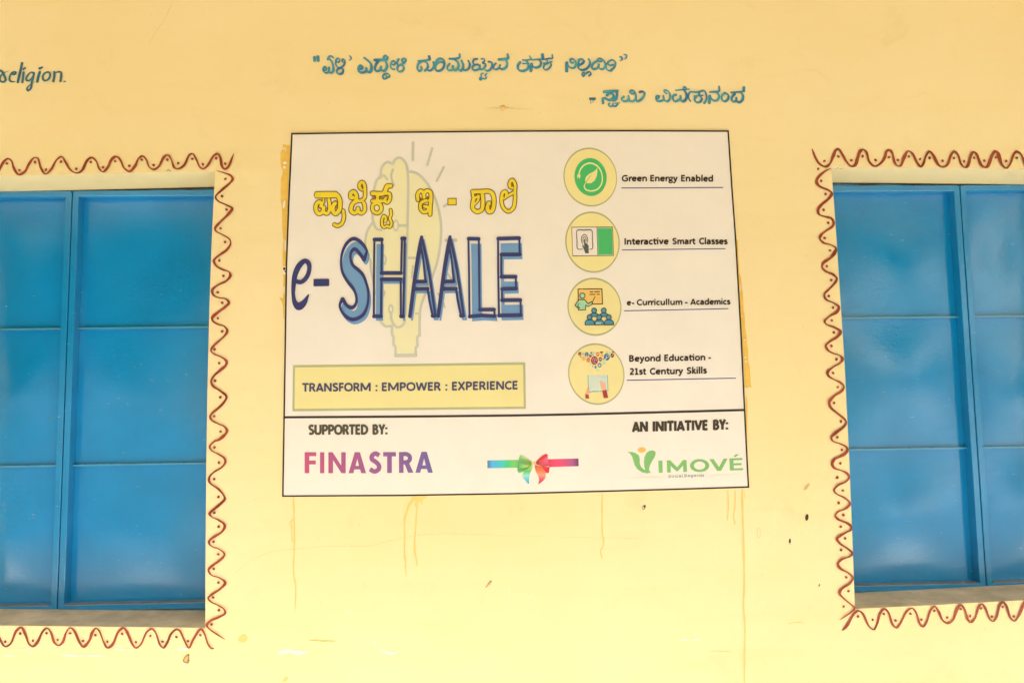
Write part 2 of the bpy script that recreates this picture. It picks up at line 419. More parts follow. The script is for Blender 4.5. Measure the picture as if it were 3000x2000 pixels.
        me = bpy.data.meshes.new(name); me.from_pydata(s.v, [], fs)
        ca = me.color_attributes.new('ink', 'FLOAT_COLOR', 'POINT')
        for i, c in enumerate(s.c): ca.data[i].color = (*c, 1)
        at = me.attributes.new('across', 'FLOAT', 'POINT')
        for i, c in enumerate(s.a): at.data[i].value = c
        return link_mesh(name, me, mat, parent)

# ------------------------------------------------------------------ ground and air of the place
def structure(o): o['kind'] = 'structure'; return o
structure(boxes('ground', [(-60, 60, -90, 12, -.62, -.40)], M_GROUND))
structure(boxes('added_pale_yard', [(2.2, 26, -18.8, -8.2, -.399, -.375)], M_FLOOR))  # pale slab added out of view to brighten the right shutters' reflections
structure(boxes('veranda_floor', [(-9, 9, -2.6, -.002, -.395, 0)], M_FLOOR))

# ------------------------------------------------------------------ the school building
school = empty('school_building', (0, 0, 0))
school['label'] = 'yellow plastered school wall with blue steel shutters, red hand-painted borders and teal hand lettering'
school['category'] = 'building'

W1, W2, W3 = frame(0, 400, .31888), frame(0, 900, .31888), frame(0, 1400, .31888)
W4, W5, W6 = frame(2300, 400, .29787), frame(2300, 867, .29787), frame(2300, 1334, .36101)

# openings, traced at the wall face
L_OPEN = [(-250, 522), (0, 516.7), (315, 509), (630, 501.4), (620.5, 700), (613.5, 900), (607.5, 1150), (604, 1400), (602.3, 1600), (601.5, 1838), (300, 1834.5), (0, 1831.5), (-250, 1829)]
R_OPEN = [(2435.6, 490), (2700, 492), (3000, 496), (3240, 501), (3290, 1741), (3000, 1757), (2750, 1770.5), (2504.7, 1782.7), (2498, 1600), (2487.5, 1334), (2474, 1060), (2461.5, 867), (2448, 660)]
def wall_mesh():
    v, f = [], []
    ox = [(-7, -.0), (7, -.0), (7, 3.25), (-7, 3.25)]
    outer = [Vector((a, b, 0)) for a, b in [(-7, 0), (7, 0), (7, 3.25), (-7, 3.25)]]
    loops = [outer]
    for O in (L_OPEN, R_OPEN):
        l = []
        for p in O:
            q = on_plane(*p); l.append(Vector((q.x, q.z, 0)))
        loops.append(l)
    flat = [p for l in loops for p in l]
    v = [(p.x, 0, p.y) for p in flat]
    for t in tessellate_polygon(loops):
        a, b, c = (Vector(v[i]) for i in t)
        f.append(tuple(t) if (b - a).cross(c - a).y < 0 else tuple(reversed(t)))
    # reveals run straight back through the wall, arrises slightly rounded
    k = len(outer)
    for l in loops[1:]:
        n = len(l); i0 = len(v)
        cxm = sum(p.x for p in l) / n; czm = sum(p.y for p in l) / n
        for p in l: v.append((p.x, .26, p.y))
        for i in range(n):
            a, b = k + i, k + (i + 1) % n; c, d = i0 + (i + 1) % n, i0 + i
            A, B, Cc = Vector(v[a]), Vector(v[b]), Vector(v[c])
            nn = (B - A).cross(Cc - A); mid = (A + B) / 2
            inward = Vector((cxm - mid.x, 0, czm - mid.z))
            f.append((a, b, c, d) if nn.dot(inward) > 0 else (d, c, b, a))
        k += n
    # back, top and ends so the wall is solid
    i0 = len(v)
    v += [(-7, .26, 0), (7, .26, 0), (7, .26, 3.25), (-7, .26, 3.25)]
    f += [(0, 1, i0+1, i0), (1, 2, i0+2, i0+1), (2, 3, i0+3, i0+2), (3, 0, i0, i0+3)]
    me = bpy.data.meshes.new('wall'); me.from_pydata(v, [], f)
    return me
wall = link_mesh('wall', wall_mesh(), MW, school)
boxes('room_partition', [(-7, 7, .60, .70, 0, 3.25)], M_ROOF, school)
boxes('veranda_roof', [(-9, 9, -2.5, .9, 3.254, 3.42)], M_CEIL, school)
boxes('roof_beam', [(-9, 9, -2.5, -2.3, 2.80, 3.25)], M_CEIL, school)
for x in (-5.2, -1.75, 2.15, 5.6):
    boxes('pillar', [(x - .13, x + .13, -2.50, -2.26, .002, 2.798)], M_ROOF, school, .01)

# ------------------------------------------------------------------ shutters
def shutter_window(opening, depth, meet, zt, zb, bars, xin, xout, hang):
    """steel window: fixed frame, two leaves of sheet panels behind a pressed frame
    meet: x of the meeting line; xin/xout: jamb side near the board / far jamb; all metres on the recess plane"""
    yf = depth                                     # face of the leaves
    win = empty('shutter_window', ((xin + xout) / 2, yf, zb)); win.parent = school
    BASE[win.name] = Vector(win.location)
    xl, xr = min(xin, xout) - .012, max(xin, xout) + .012
    t = .009
    boxes('fixed_frame', [(xl, xr, yf + .010, yf + .05, zt - .002, zt + .030), (xl, xr, yf + .010, yf + .05, zb - .030, zb + .002),
                          (xl, xl + .016, yf + .010, yf + .05, zb + .003, zt - .003), (xr - .016, xr, yf + .010, yf + .05, zb + .003, zt - .003)], M_FRAME, win)
    w = .0175; dep = .030
    for (a, b) in ((xl + .017, meet - .0016), (meet + .0016, xr - .017)):
        # leaf frame face with rounded outer corners, plus returns running back to the sheet
        v, f = [], []
        rr = .007
        def ring(x0, x1, z0, z1, r, y, n=4):
            out = []
            for (cx_, cz_, a0) in ((x1 - r, z1 - r, 0), (x0 + r, z1 - r, 90), (x0 + r, z0 + r, 180), (x1 - r, z0 + r, 270)):
                for k in range(n + 1):
                    an = R(a0 + 90 * k / n); out.append((cx_ + r * math.cos(an), y, cz_ + r * math.sin(an)))
            return out
        e = .0012
        rings = [ring(a, b, zb, zt, rr, yf + dep), ring(a, b, zb, zt, rr, yf + e), ring(a + e, b - e, zb + e, zt - e, rr, yf),
                 ring(a + w - e, b - w + e, zb + w - e, zt - w + e, .003, yf), ring(a + w, b - w, zb + w, zt - w, .002, yf + e), ring(a + w, b - w, zb + w, zt - w, .002, yf + dep)]
        nr = len(rings[0])
        for r_ in rings: v += r_
        for q in range(len(rings) - 1):
            for i in range(nr):
                j = (i + 1) % nr
                f.append((q * nr + i, q * nr + j, (q + 1) * nr + j, (q + 1) * nr + i))
        me = bpy.data.meshes.new('leaf_frame'); me.from_pydata(v, [], f)
        link_mesh('leaf_frame', me, M_FRAME, win)
        # cross bars: thin flats standing on edge, in a paler blue standing in for their edge sheen
        ia, ib = a + w + .0003, b - w - .0003
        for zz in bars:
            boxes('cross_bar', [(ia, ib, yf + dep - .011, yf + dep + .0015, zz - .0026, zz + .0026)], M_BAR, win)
        # sheet panels, each a slightly dished plate of its own
        zs = [zt - w] + sorted(bars, reverse=True) + [zb + w]
        for i in range(3):
            z1, z0 = zs[i] - (.0030 if i else .0003), zs[i + 1] + (.0030 if i < 2 else .0003)
            nx, nz = 20, 20; v, f = [], []
            s1, s2, s3 = random.uniform(-1, 1), random.uniform(-1, 1), random.uniform(0, 6)
            if i: s1 = -random.uniform(1.35, 1.75)          # the lower sheets have bulged outwards
            for j in range(nz + 1):
                for k in range(nx + 1):
                    u, q = k / nx, j / nz
                    env = (math.sin(math.pi * u) * math.sin(math.pi * q)) ** 2
                    d = env * (.0045 * s1 + .0026 * math.sin(4.2 * u + s3) * math.cos(3.6 * q + s3 * 2) + .0030 * s2 * (u - .5))
                    v.append((ia + (ib - ia) * u, yf + dep + .0004 + d, z0 + (z1 - z0) * q))
            for j in range(nz):
                for k in range(nx):
                    q = j * (nx + 1) + k; f.append((q, q + 1, q + nx + 2, q + nx + 1))
            me = bpy.data.meshes.new('sheet_panel'); me.from_pydata(v, [], f)
            for p in me.polygons: p.use_smooth = True
            o = link_mesh('sheet_panel', me, M_BLUE, win)
            sol = o.modifiers.new('thick', 'SOLIDIFY'); sol.thickness = .0015; sol.offset = 1; es = o.modifiers.new('crisp', 'EDGE_SPLIT'); es.split_angle = R(30)
        # weld spatter along the inner edge of the frame
        v, f = [], []
        def blob(x, y, z, r, sx=1):
            i = len(v); n1, n2 = 6, 4
            for p in range(n2 + 1):
                for q in range(n1):
                    th, ph = math.pi * p / n2, 2 * math.pi * q / n1
                    k = r * random.uniform(.8, 1.2)
                    v.append((x + sx * k * math.sin(th) * math.cos(ph), y + k * .6 * math.cos(th), z + k * math.sin(th) * math.sin(ph)))
            for p in range(n2):
                for q in range(n1):
                    f.append((i + p*n1 + q, i + p*n1 + (q+1) % n1, i + (p+1)*n1 + (q+1) % n1, i + (p+1)*n1 + q))
        yb = yf + dep
        for side in (ia, ib):
            for _ in range(15):
                blob(side + random.uniform(-.001, .003) * (1 if side == ia else -1), yb, random.uniform(zb + .03, zt - .03), random.uniform(.0012, .0032))
        for zz in [zt - w - .002, zb + w + .002] + [q + .003 for q in bars] + [q - .015 for q in bars]:
            for _ in range(9):
                blob(random.uniform(ia, ib), yb, zz + random.uniform(-.001, .001), random.uniform(.001, .0026), random.uniform(1, 4))
        me = bpy.data.meshes.new('weld_beads'); me.from_pydata(v, [], f)
        o = link_mesh('weld_beads', me, M_FRAME, win); o['kind'] = 'stuff'
    return win
DL = .135
def px_x(p, d): return on_plane(*p, d).x
def px_z(p, d): return on_plane(*p, d).z
lm = sum(px_x(p, DL) for p in ((218, 564), (199, 900), (176, 1400), (165, 1781))) / 4
lzt = (px_z((218, 564), DL) + px_z((627, 551), DL)) / 2
lzb = (px_z((165, 1782), DL) + px_z((590, 1790), DL)) / 2
lb = [(px_z((228, 959), DL) + px_z((610, 957), DL)) / 2, (px_z((204, 1361), DL) + px_z((603, 1362), DL)) / 2]
l_in = max(on_plane(*p).x for p in ((630, 501.4), (601.5, 1838))); l_out = on_plane(-250, 1200).x
shutter_window(None, DL, lm, lzt, lzb, lb, l_in + .0, l_out - .0, 1)
rm = sum(px_x(p, DL) for p in ((2802, 546), (2833, 867), (2872.5, 1334), (2895.7, 1716))) / 4
rzt = (px_z((2440, 541.5), DL) + px_z((2800, 546), DL)) / 2
rzb = (px_z((2505, 1740), DL) + px_z((2896, 1718.5), DL)) / 2
rb = [(px_z((2467, 928.7), DL) + px_z((2821, 928), DL)) / 2, (px_z((2487.7, 1321), DL) + px_z((2848, 1311), DL)) / 2]
r_in = min(on_plane(*p).x for p in ((2435.6, 490), (2504.7, 1782.7))); r_out = on_plane(3270, 1200).x
shutter_window(None, DL, rm, rzt, rzb, rb, r_in, r_out, -1)
print('windows', lm, lzt, lzb, lb, l_in, l_out, '|', rm, rzt, rzb, rb, r_in, r_out)
# crumbled plaster edge and dark gap where the steel meets the lintel
for O, top in ((((-250, 522), (0, 516.7), (315, 509), (630, 501.4)), 0), (((2435.6, 490), (2700, 492), (3000, 496), (3240, 501)), 1)):
    P = [on_plane(*p) for p in O]; rn = random.Random(4 + top)
    v, f = [], []
    n = 150
    for i in range(n + 1):
        x = P[0].x + (P[-1].x - P[0].x) * i / n
        k = max(j for j in range(len(P) - 1) if P[j].x <= x + 1e-6); tt = (x - P[k].x) / (P[k + 1].x - P[k].x)
        z = P[k].z + (P[k + 1].z - P[k].z) * tt
        d = .002 + .0022 * max(0, math.sin(i * .21 + top)) + rn.uniform(0, .0022)
        v += [(x, DL + .0075, z + .004), (x, DL + .0075, z - d)]
    for i in range(n): f.append((2*i, 2*i + 1, 2*i + 3, 2*i + 2))
    me = bpy.data.meshes.new('lintel_gap'); me.from_pydata(v, [], f); link_mesh('lintel_gap', me, M_DARK, school)
# cement sills lying in the bottom of the openings
for O, a, b, cc in ((L_OPEN, -3, None, 0), (R_OPEN, 4, 8, 1)):
    pts = [on_plane(*p) for p in (((601.5, 1838), (300, 1834.5), (0, 1831.5), (-250, 1829)) if cc == 0 else ((2504.7, 1782.7), (2750, 1770.5), (3000, 1757), (3290, 1741)))]
    v, f = [], []
    for p in pts:
        v += [(p.x, .0015, p.z + .0005), (p.x, .003, p.z + .0012), (p.x, .24, p.z + .0014), (p.x, .24, p.z - .004)]
    for i in range(len(pts) - 1):
        for k in range(3): f.append((4*i + k, 4*i + k + 1, 4*i + k + 5, 4*i + k + 4))
    me = bpy.data.meshes.new('window_sill'); me.from_pydata(v, [], f)
    link_mesh('window_sill', me, M_SILL, school)

# ------------------------------------------------------------------ red hand-painted borders
BORD = [
 (W1, [(-30, 352), (0, 290), (40, 225), (75, 205), (105, 225), (130, 300), (172, 350), (225, 325), (265, 255), (310, 198), (345, 200), (375, 290), (418, 345), (470, 300), (520, 215), (568, 187), (600, 235), (650, 310), (705, 336), (750, 315), (805, 215), (845, 195), (885, 230), (910, 295), (945, 325), (985, 290), (1030, 205), (1070, 185), (1105, 215), (1140, 290), (1190, 320), (1235, 280), (1275, 200), (1310, 182), (1345, 215), (1370, 280), (1410, 303), (1455, 280), (1510, 185), (1545, 172), (1575, 215), (1600, 285), (1635, 298), (1690, 265), (1740, 170), (1770, 160), (1805, 215), (1835, 280), (1865, 298), (1905, 270), (1965, 175), (2000, 160), (2022, 190), (2040, 275), (2065, 300), (2095, 280), (2147, 158)]),
]
def seg(name, parts, wz=17):
    b = Flat(.0016)
    pts = []
    for fr, pl in parts: pts += [fr(p) for p in pl]
    b.stroke(N0, pts, [wz * .375 * random.choice((.78, .9, 1.0, 1.15, 1.3)) for _ in pts], nib=(R(-20), .62), jit=.14, n=7, taper=.012)
    return b.build(name, M_RED, school)
seg('painted_wave_border', BORD)
seg('painted_wave_border', [
 (W1, [(1990, 315), (2060, 335), (2120, 360), (2138, 390), (2110, 430), (2040, 490), (1980, 555), (2000, 590), (2080, 630), (2132, 660), (2100, 710), (2040, 770), (1975, 845), (1985, 870), (2050, 905), (2110, 945), (2118, 985), (2080, 1045), (2000, 1100), (1965, 1140), (1985, 1185), (2040, 1220), (2105, 1245), (2115, 1280), (2080, 1325), (2000, 1365), (1950, 1410), (1960, 1455), (2010, 1480), (2070, 1490), (2103, 1525)]),
 (W2, [(2065, 0), (2005, 45), (1950, 95), (1955, 125), (2000, 155), (2060, 175), (2088, 215), (2065, 260), (2010, 310), (1965, 350), (1938, 395), (1960, 425), (2030, 455), (2080, 495), (2075, 530), (2020, 580), (1965, 630), (1940, 680), (1955, 720), (2020, 765), (2080, 820), (2055, 875), (2000, 930), (1950, 970), (1930, 1005), (1950, 1040), (2010, 1070), (2060, 1095), (2085, 1135), (2060, 1175), (2010, 1215), (1970, 1230), (1925, 1280), (1945, 1315), (2010, 1350), (2060, 1385), (2070, 1420), (2040, 1465), (1970, 1510), (1928, 1550)]),
 (W3, [(1918, 20), (1935, 50), (2000, 95), (2050, 150), (2065, 190), (2030, 230), (1960, 290), (1925, 325), (1945, 355), (2010, 385), (2065, 435), (2040, 490), (1980, 530), (1930, 565), (1920, 595), (1945, 625), (2010, 650), (2060, 690), (2060, 710), (2010, 760), (1935, 815), (1915, 840), (1925, 870), (1950, 893), (2010, 912), (2068, 958), (2030, 1010), (1950, 1065), (1912, 1100), (1940, 1135), (2010, 1170), (2060, 1205), (2067, 1240), (2010, 1275), (1930, 1310), (1900, 1350), (1925, 1385), (1990, 1430), (2065, 1478)])])
seg('painted_wave_border', [(W3, [(-20, 1440), (0, 1480), (45, 1545), (95, 1520), (150, 1400), (195, 1370), (235, 1440), (265, 1520), (300, 1543), (340, 1510), (390, 1410), (430, 1377), (465, 1410), (500, 1510), (540, 1535), (575, 1505), (610, 1410), (645, 1373), (680, 1400), (735, 1515), (765, 1548), (820, 1490), (845, 1420), (880, 1378), (910, 1400), (950, 1500), (985, 1555), (1030, 1530), (1090, 1405), (1135, 1375), (1165, 1410), (1220, 1530), (1250, 1557), (1290, 1530), (1350, 1410), (1395, 1383), (1430, 1420), (1470, 1530), (1500, 1557), (1540, 1500), (1570, 1430), (1620, 1388), (1650, 1400), (1690, 1480), (1735, 1557), (1775, 1480), (1845, 1385), (1875, 1420), (1910, 1520), (1940, 1560), (1965, 1563)])])
seg('painted_wave_border', [(W4, [(266, 122), (300, 210), (340, 270), (400, 297), (440, 270), (475, 190), (500, 135), (525, 125), (560, 170), (610, 255), (650, 293), (690, 280), (715, 210), (740, 145), (770, 130), (800, 155), (830, 250), (885, 293), (940, 265), (980, 210), (1000, 145), (1030, 135), (1055, 165), (1080, 260), (1110, 290), (1140, 285), (1170, 210), (1210, 145), (1250, 165), (1300, 260), (1335, 297), (1360, 270), (1385, 195), (1420, 148), (1455, 180), (1510, 280), (1550, 300), (1595, 280), (1635, 180), (1665, 148), (1700, 180), (1735, 275), (1770, 305), (1800, 285), (1830, 180), (1855, 152), (1885, 175), (1930, 280), (1970, 305), (1995, 290), (2040, 180), (2070, 145), (2095, 165), (2130, 270), (2175, 312), (2215, 270), (2250, 175), (2280, 150), (2320, 175), (2350, 240), (2375, 300), (2410, 320), (2450, 260)])], 20)
seg('painted_wave_border', [
 (W4, [(450, 315), (390, 345), (320, 410), (310, 450), (340, 490), (430, 530), (460, 560), (430, 610), (350, 680), (325, 720), (335, 765), (400, 790), (455, 805), (480, 850), (465, 885), (400, 930), (350, 975), (342, 1005), (380, 1045), (450, 1065), (500, 1095), (495, 1130), (450, 1190), (375, 1245), (365, 1285), (400, 1325), (470, 1355), (510, 1395), (490, 1440), (430, 1505), (388, 1550)]),
 (W5, [(400, 30), (480, 70), (530, 110), (510, 155), (430, 205), (390, 250), (410, 280), (480, 305), (545, 350), (520, 395), (430, 455), (402, 490), (420, 530), (480, 565), (540, 585), (565, 620), (545, 655), (470, 700), (420, 745), (425, 780), (480, 820), (545, 850), (580, 890), (555, 935), (480, 985), (435, 1045), (450, 1095), (520, 1155), (590, 1215), (602, 1245), (570, 1290), (490, 1350), (455, 1390), (470, 1425), (540, 1450), (600, 1480), (615, 1510), (590, 1550)]),
 (W6, [(440, 10), (400, 30), (383, 70), (400, 100), (460, 122), (505, 145), (520, 175), (495, 210), (430, 240), (398, 280), (420, 310), (480, 340), (528, 388), (490, 430), (430, 455), (408, 485), (430, 515), (500, 545), (538, 575), (535, 600), (490, 625), (440, 655), (422, 675), (450, 715), (510, 755), (545, 790), (530, 815), (460, 840), (430, 875), (445, 910), (520, 955), (550, 990), (530, 1030), (460, 1080), (443, 1115), (480, 1160), (540, 1210), (565, 1235), (540, 1265), (450, 1327)])], 19)
seg('painted_wave_border', [(W6, [(465, 1417), (500, 1380), (560, 1280), (595, 1258), (630, 1280), (680, 1380), (720, 1410), (745, 1370), (775, 1270), (805, 1243), (835, 1265), (875, 1370), (905, 1395), (935, 1360), (990, 1260), (1030, 1237), (1060, 1265), (1095, 1365), (1120, 1385), (1145, 1355), (1185, 1245), (1215, 1222), (1245, 1260), (1280, 1335), (1320, 1357), (1360, 1335), (1400, 1235), (1425, 1210), (1455, 1240), (1485, 1330), (1507, 1350), (1540, 1320), (1575, 1220), (1597, 1203), (1625, 1235), (1660, 1320), (1688, 1343), (1715, 1310), (1745, 1205), (1770, 1188), (1795, 1215), (1830, 1315), (1862, 1340), (1895, 1300), (1939, 1200), (1965, 1170), (1990, 1210)])], 18)
DOTS = [
 [(W1, [(63, 248), (178, 310), (321, 236), (421, 305), (560, 232), (700, 298), (834, 236), (946, 283), (1058, 228), (1188, 270), (1302, 214), (1412, 263), (1537, 214), (1637, 246), (1767, 206), (1864, 256), (1986, 201), (2069, 250)])],
 [(W1, [(2071, 390), (2040, 548), (2081, 671), (2027, 843), (2068, 969), (2015, 1139), (2052, 1280), (2000, 1430), (2042, 1526)]),
  (W2, [(2001, 101), (2041, 221), (1971, 386), (2013, 513), (1975, 674), (2024, 825), (1968, 1000), (2026, 1140), (1970, 1286), (2011, 1425)]),
  (W3, [(1968, 8), (2007, 172), (1969, 318), (2008, 445), (1962, 583), (2005, 698), (1964, 832), (2006, 957), (1958, 1094), (2011, 1211), (1943, 1341)])],
 [(W3, [(48, 1500), (186, 1425), (302, 1492), (427, 1422), (529, 1484), (644, 1423), (763, 1493), (876, 1440), (986, 1500), (1122, 1428), (1248, 1504), (1381, 1447), (1494, 1500), (1620, 1457), (1727, 1495), (1840, 1440)])],
 [(W4, [(326, 319), (387, 242), (524, 197), (652, 235), (763, 194), (890, 232), (1022, 205), (1110, 232), (1218, 198), (1328, 223), (1421, 211), (1549, 240), (1662, 213), (1761, 245), (1860, 211), (1960, 239), (2075, 206), (2174, 242), (2280, 211)])],
 [(W4, [(355, 437), (399, 566), (379, 722), (424, 849), (390, 998), (442, 1120), (411, 1275), (454, 1411)]),
  (W5, [(430, 0), (472, 114), (460, 240), (480, 358), (456, 490), (506, 623), (472, 756), (518, 895), (482, 1050), (550, 1232), (513, 1387), (559, 1510)]),
  (W6, [(449, 62), (423, 178), (469, 283), (435, 383), (473, 481), (452, 576), (487, 670), (455, 765), (497, 986), (514, 1098), (475, 1223)])],
 [(W6, [(592, 1303), (711, 1330), (802, 1283), (896, 1336), (1017, 1281), (1107, 1330), (1211, 1257), (1316, 1312), (1425, 1243), (1502, 1300), (1591, 1238), (1679, 1305), (1766, 1226), (1857, 1303)])]]
for grp in DOTS:
    b = Flat(.0018)
    for fr, pl in grp:
        for p in pl:
            q = fr(p); a = random.uniform(0, 6.28); r1, r2 = random.uniform(3.9, 4.8), random.uniform(3.2, 4.1)
            b.poly(N0, [(q[0] + r1 * math.cos(t) * math.cos(a) - r2 * math.sin(t) * math.sin(a) + random.uniform(-.3, .3), q[1] + r1 * math.cos(t) * math.sin(a) + r2 * math.sin(t) * math.cos(a)) for t in [k * .7854 for k in range(8)]], sm=True, n=3)
    b.build('painted_dot', M_RED, school)

# ------------------------------------------------------------------ brush lettering on the wall
A = frame(0, 170, .09354); B1 = frame(900, 140, .21259); B2 = frame(1380, 140, .21259); C = frame(1700, 230, .21259)
NIB = (R(-45), .55)
b = Flat(.0016)
for pts, w in [
    ([(-40, 390), (60, 430), (120, 530), (165, 640), (172, 700), (120, 750), (50, 750), (0, 700), (10, 600), (80, 500), (150, 460), (270, 405)], [70, 70, 74, 74, 70, 60, 60, 62, 60, 50, 26, 10]),
    ([(385, 510), (440, 525), (500, 470), (480, 440), (400, 455), (325, 540), (293, 650), (310, 715), (380, 748), (480, 742)], [50, 56, 50, 50, 56, 62, 66, 66, 44, 14]),
    ([(690, 165), (640, 400), (600, 570), (557, 765)], 80), ([(742, 455), (722, 600), (700, 765)], 74), ([(725, 360), (790, 315)], 55),
    ([(1065, 480), (985, 455), (890, 520), (820, 640), (835, 705), (900, 715), (960, 675), (1035, 570), (1062, 490)], [66, 46, 56, 66, 60, 56, 50, 50, 60]),
    ([(1062, 490), (1035, 620), (1000, 740), (985, 860), (955, 970), (870, 1030), (840, 975), (870, 910), (950, 835)], [70, 70, 70, 70, 60, 54, 50, 40, 26]),
    ([(1030, 790), (1110, 752)], 10), ([(1245, 445), (1195, 600), (1165, 750)], 80), ([(1230, 335), (1320, 298)], 62),
    ([(1455, 455), (1365, 520), (1338, 620), (1370, 700), (1430, 715), (1520, 660), (1568, 560), (1550, 465)], [50, 60, 66, 64, 50, 60, 66, 60]),
    ([(1700, 445), (1702, 560), (1668, 735)], 76), ([(1735, 465), (1830, 440), (1905, 455), (1915, 560), (1888, 735)], [30, 54, 62, 70, 70]), ([(2005, 750), (2050, 735)], 36)]:
    b.stroke(A, pts, w, jit=.03, closed=(pts[0] == (1455, 455)))
b.build('painted_lettering', M_TEAL_DARK, school)
def letters(items):
    b = Flat(.0016)
    for fr, pts, w in items:
        b.stroke(fr, pts, w * 1.2 if not isinstance(w, list) else w, nib=NIB, jit=.05)
    b.build('painted_lettering', M_TEAL, school)
letters([(B1, p, w) for p, w in [
    ([(100, 135), (103, 182)], 40), ([(148, 125), (152, 180)], 42),
    ([(283, 165), (300, 128), (330, 118), (365, 142)], 26), ([(290, 150), (330, 180), (355, 240), (360, 310), (335, 348), (305, 335), (302, 275)], 32),
    ([(300, 335), (260, 350), (225, 325), (222, 288), (250, 265), (265, 288), (248, 312)], 26),
    ([(440, 200), (412, 200), (400, 170), (425, 148), (447, 165), (438, 205)], 22), ([(398, 165), (396, 235), (430, 278), (480, 265), (515, 225), (515, 178), (492, 162), (480, 185), (500, 205)], 24),
    ([(440, 285), (410, 310), (415, 350), (445, 366), (485, 350), (496, 315), (478, 287), (440, 285)], 28), ([(580, 112), (602, 132), (605, 155), (577, 184)], [26, 34, 22, 6])]])
letters([(B1, p, w) for p, w in [
    ([(785, 140), (830, 175), (875, 220), (885, 290), (868, 335), (830, 332), (812, 285)], 38), ([(820, 322), (765, 345), (715, 330), (708, 280), (735, 250), (760, 262), (752, 290), (735, 298)], 34),
    ([(930, 172), (1000, 172), (1095, 166)], 40), ([(1060, 165), (1055, 130), (1085, 112), (1108, 132), (1098, 168)], 28),
    ([(985, 185), (950, 230), (932, 290), (950, 322), (1000, 312), (1018, 262)], 32), ([(1020, 308), (1060, 322), (1090, 290), (1100, 240), (1078, 185)], 34),
    ([(1138, 385), (1115, 362), (1070, 362), (1045, 392), (1048, 425), (1075, 430), (1110, 412), (1135, 402)], 24), ([(1085, 385), (1105, 410)], 26),
    ([(1155, 222), (1190, 238), (1215, 215), (1200, 187), (1165, 197), (1150, 245), (1162, 292), (1205, 300)], 24),
    ([(1262, 160), (1242, 200), (1252, 243), (1300, 235), (1345, 198), (1360, 165), (1335, 152), (1308, 170), (1312, 195), (1345, 200)], 28), ([(1255, 250), (1242, 298), (1265, 330), (1308, 322), (1333, 290), (1320, 252)], 28)]])
letters([(B1, p, w) for p, w in [
    ([(1530, 186), (1600, 180), (1690, 165)], 24), ([(1680, 120), (1690, 165)], 38), ([(1570, 262), (1578, 295), (1545, 325), (1520, 290), (1530, 230), (1570, 197), (1620, 192), (1655, 220), (1663, 270), (1640, 300), (1622, 318)], 30),
    ([(1640, 302), (1690, 318), (1730, 290), (1747, 240), (1738, 198)], 28), ([(1765, 215), (1790, 175), (1830, 152), (1870, 162), (1890, 200), (1885, 260), (1850, 308), (1790, 322), (1765, 290), (1775, 240), (1810, 207), (1850, 200), (1880, 215)], 30),
    ([(1960, 155), (2030, 155), (2100, 135), (2100, 92)], 28), ([(2030, 165), (2078, 205), (2082, 270), (2050, 308), (2012, 303), (2008, 255)], 34), ([(1962, 222), (1932, 270), (1940, 308), (1985, 313), (2010, 300)], 26),
    ([(2078, 285), (2110, 318), (2140, 300), (2150, 240), (2125, 178)], 34), ([(2140, 300), (2185, 313), (2230, 280), (2240, 222), (2218, 180)], 30)]] + [(B2, p, w) for p, w in [
    ([(85, 158), (45, 165), (27, 205), (50, 235), (98, 235)], 26), ([(50, 235), (20, 270), (30, 308), (80, 308), (115, 290), (122, 245)], 28), ([(110, 295), (150, 300), (190, 270), (200, 230), (160, 212)], 28),
    ([(140, 157), (180, 157), (190, 182), (160, 205)], 18), ([(180, 285), (210, 318), (260, 308), (290, 260), (283, 205), (240, 195)], 28), ([(165, 352), (138, 370), (140, 400), (120, 430), (128, 448), (155, 425), (190, 432), (213, 410), (195, 385), (213, 360)], 20),
    ([(342, 218), (315, 250), (312, 288), (340, 303), (385, 280), (402, 238)], 24), ([(390, 283), (430, 298), (480, 275), (500, 225), (485, 172)], 32), ([(382, 165), (440, 162), (510, 145), (503, 92)], 34)]])
letters([(B2, p, w) for p, w in [
    ([(675, 205), (650, 240), (652, 300), (690, 322), (750, 313), (788, 280), (788, 230), (768, 180)], 32), ([(712, 170), (760, 175), (828, 155), (805, 115)], 22), ([(710, 220), (800, 222)], 16),
    ([(835, 228), (825, 322)], 40), ([(835, 240), (880, 275), (930, 268), (960, 240), (960, 190), (930, 168)], 30), ([(842, 172), (920, 162), (1000, 160)], 20), ([(985, 95), (993, 158)], 42),
    ([(1020, 162), (1080, 150), (1122, 145), (1118, 98)], 22), ([(1050, 160), (1050, 200)], 18), ([(995, 217), (1060, 210), (1115, 195)], 18), ([(1060, 218), (1012, 240), (1002, 285), (1025, 308), (1080, 280), (1105, 230), (1085, 205)], 24)]])
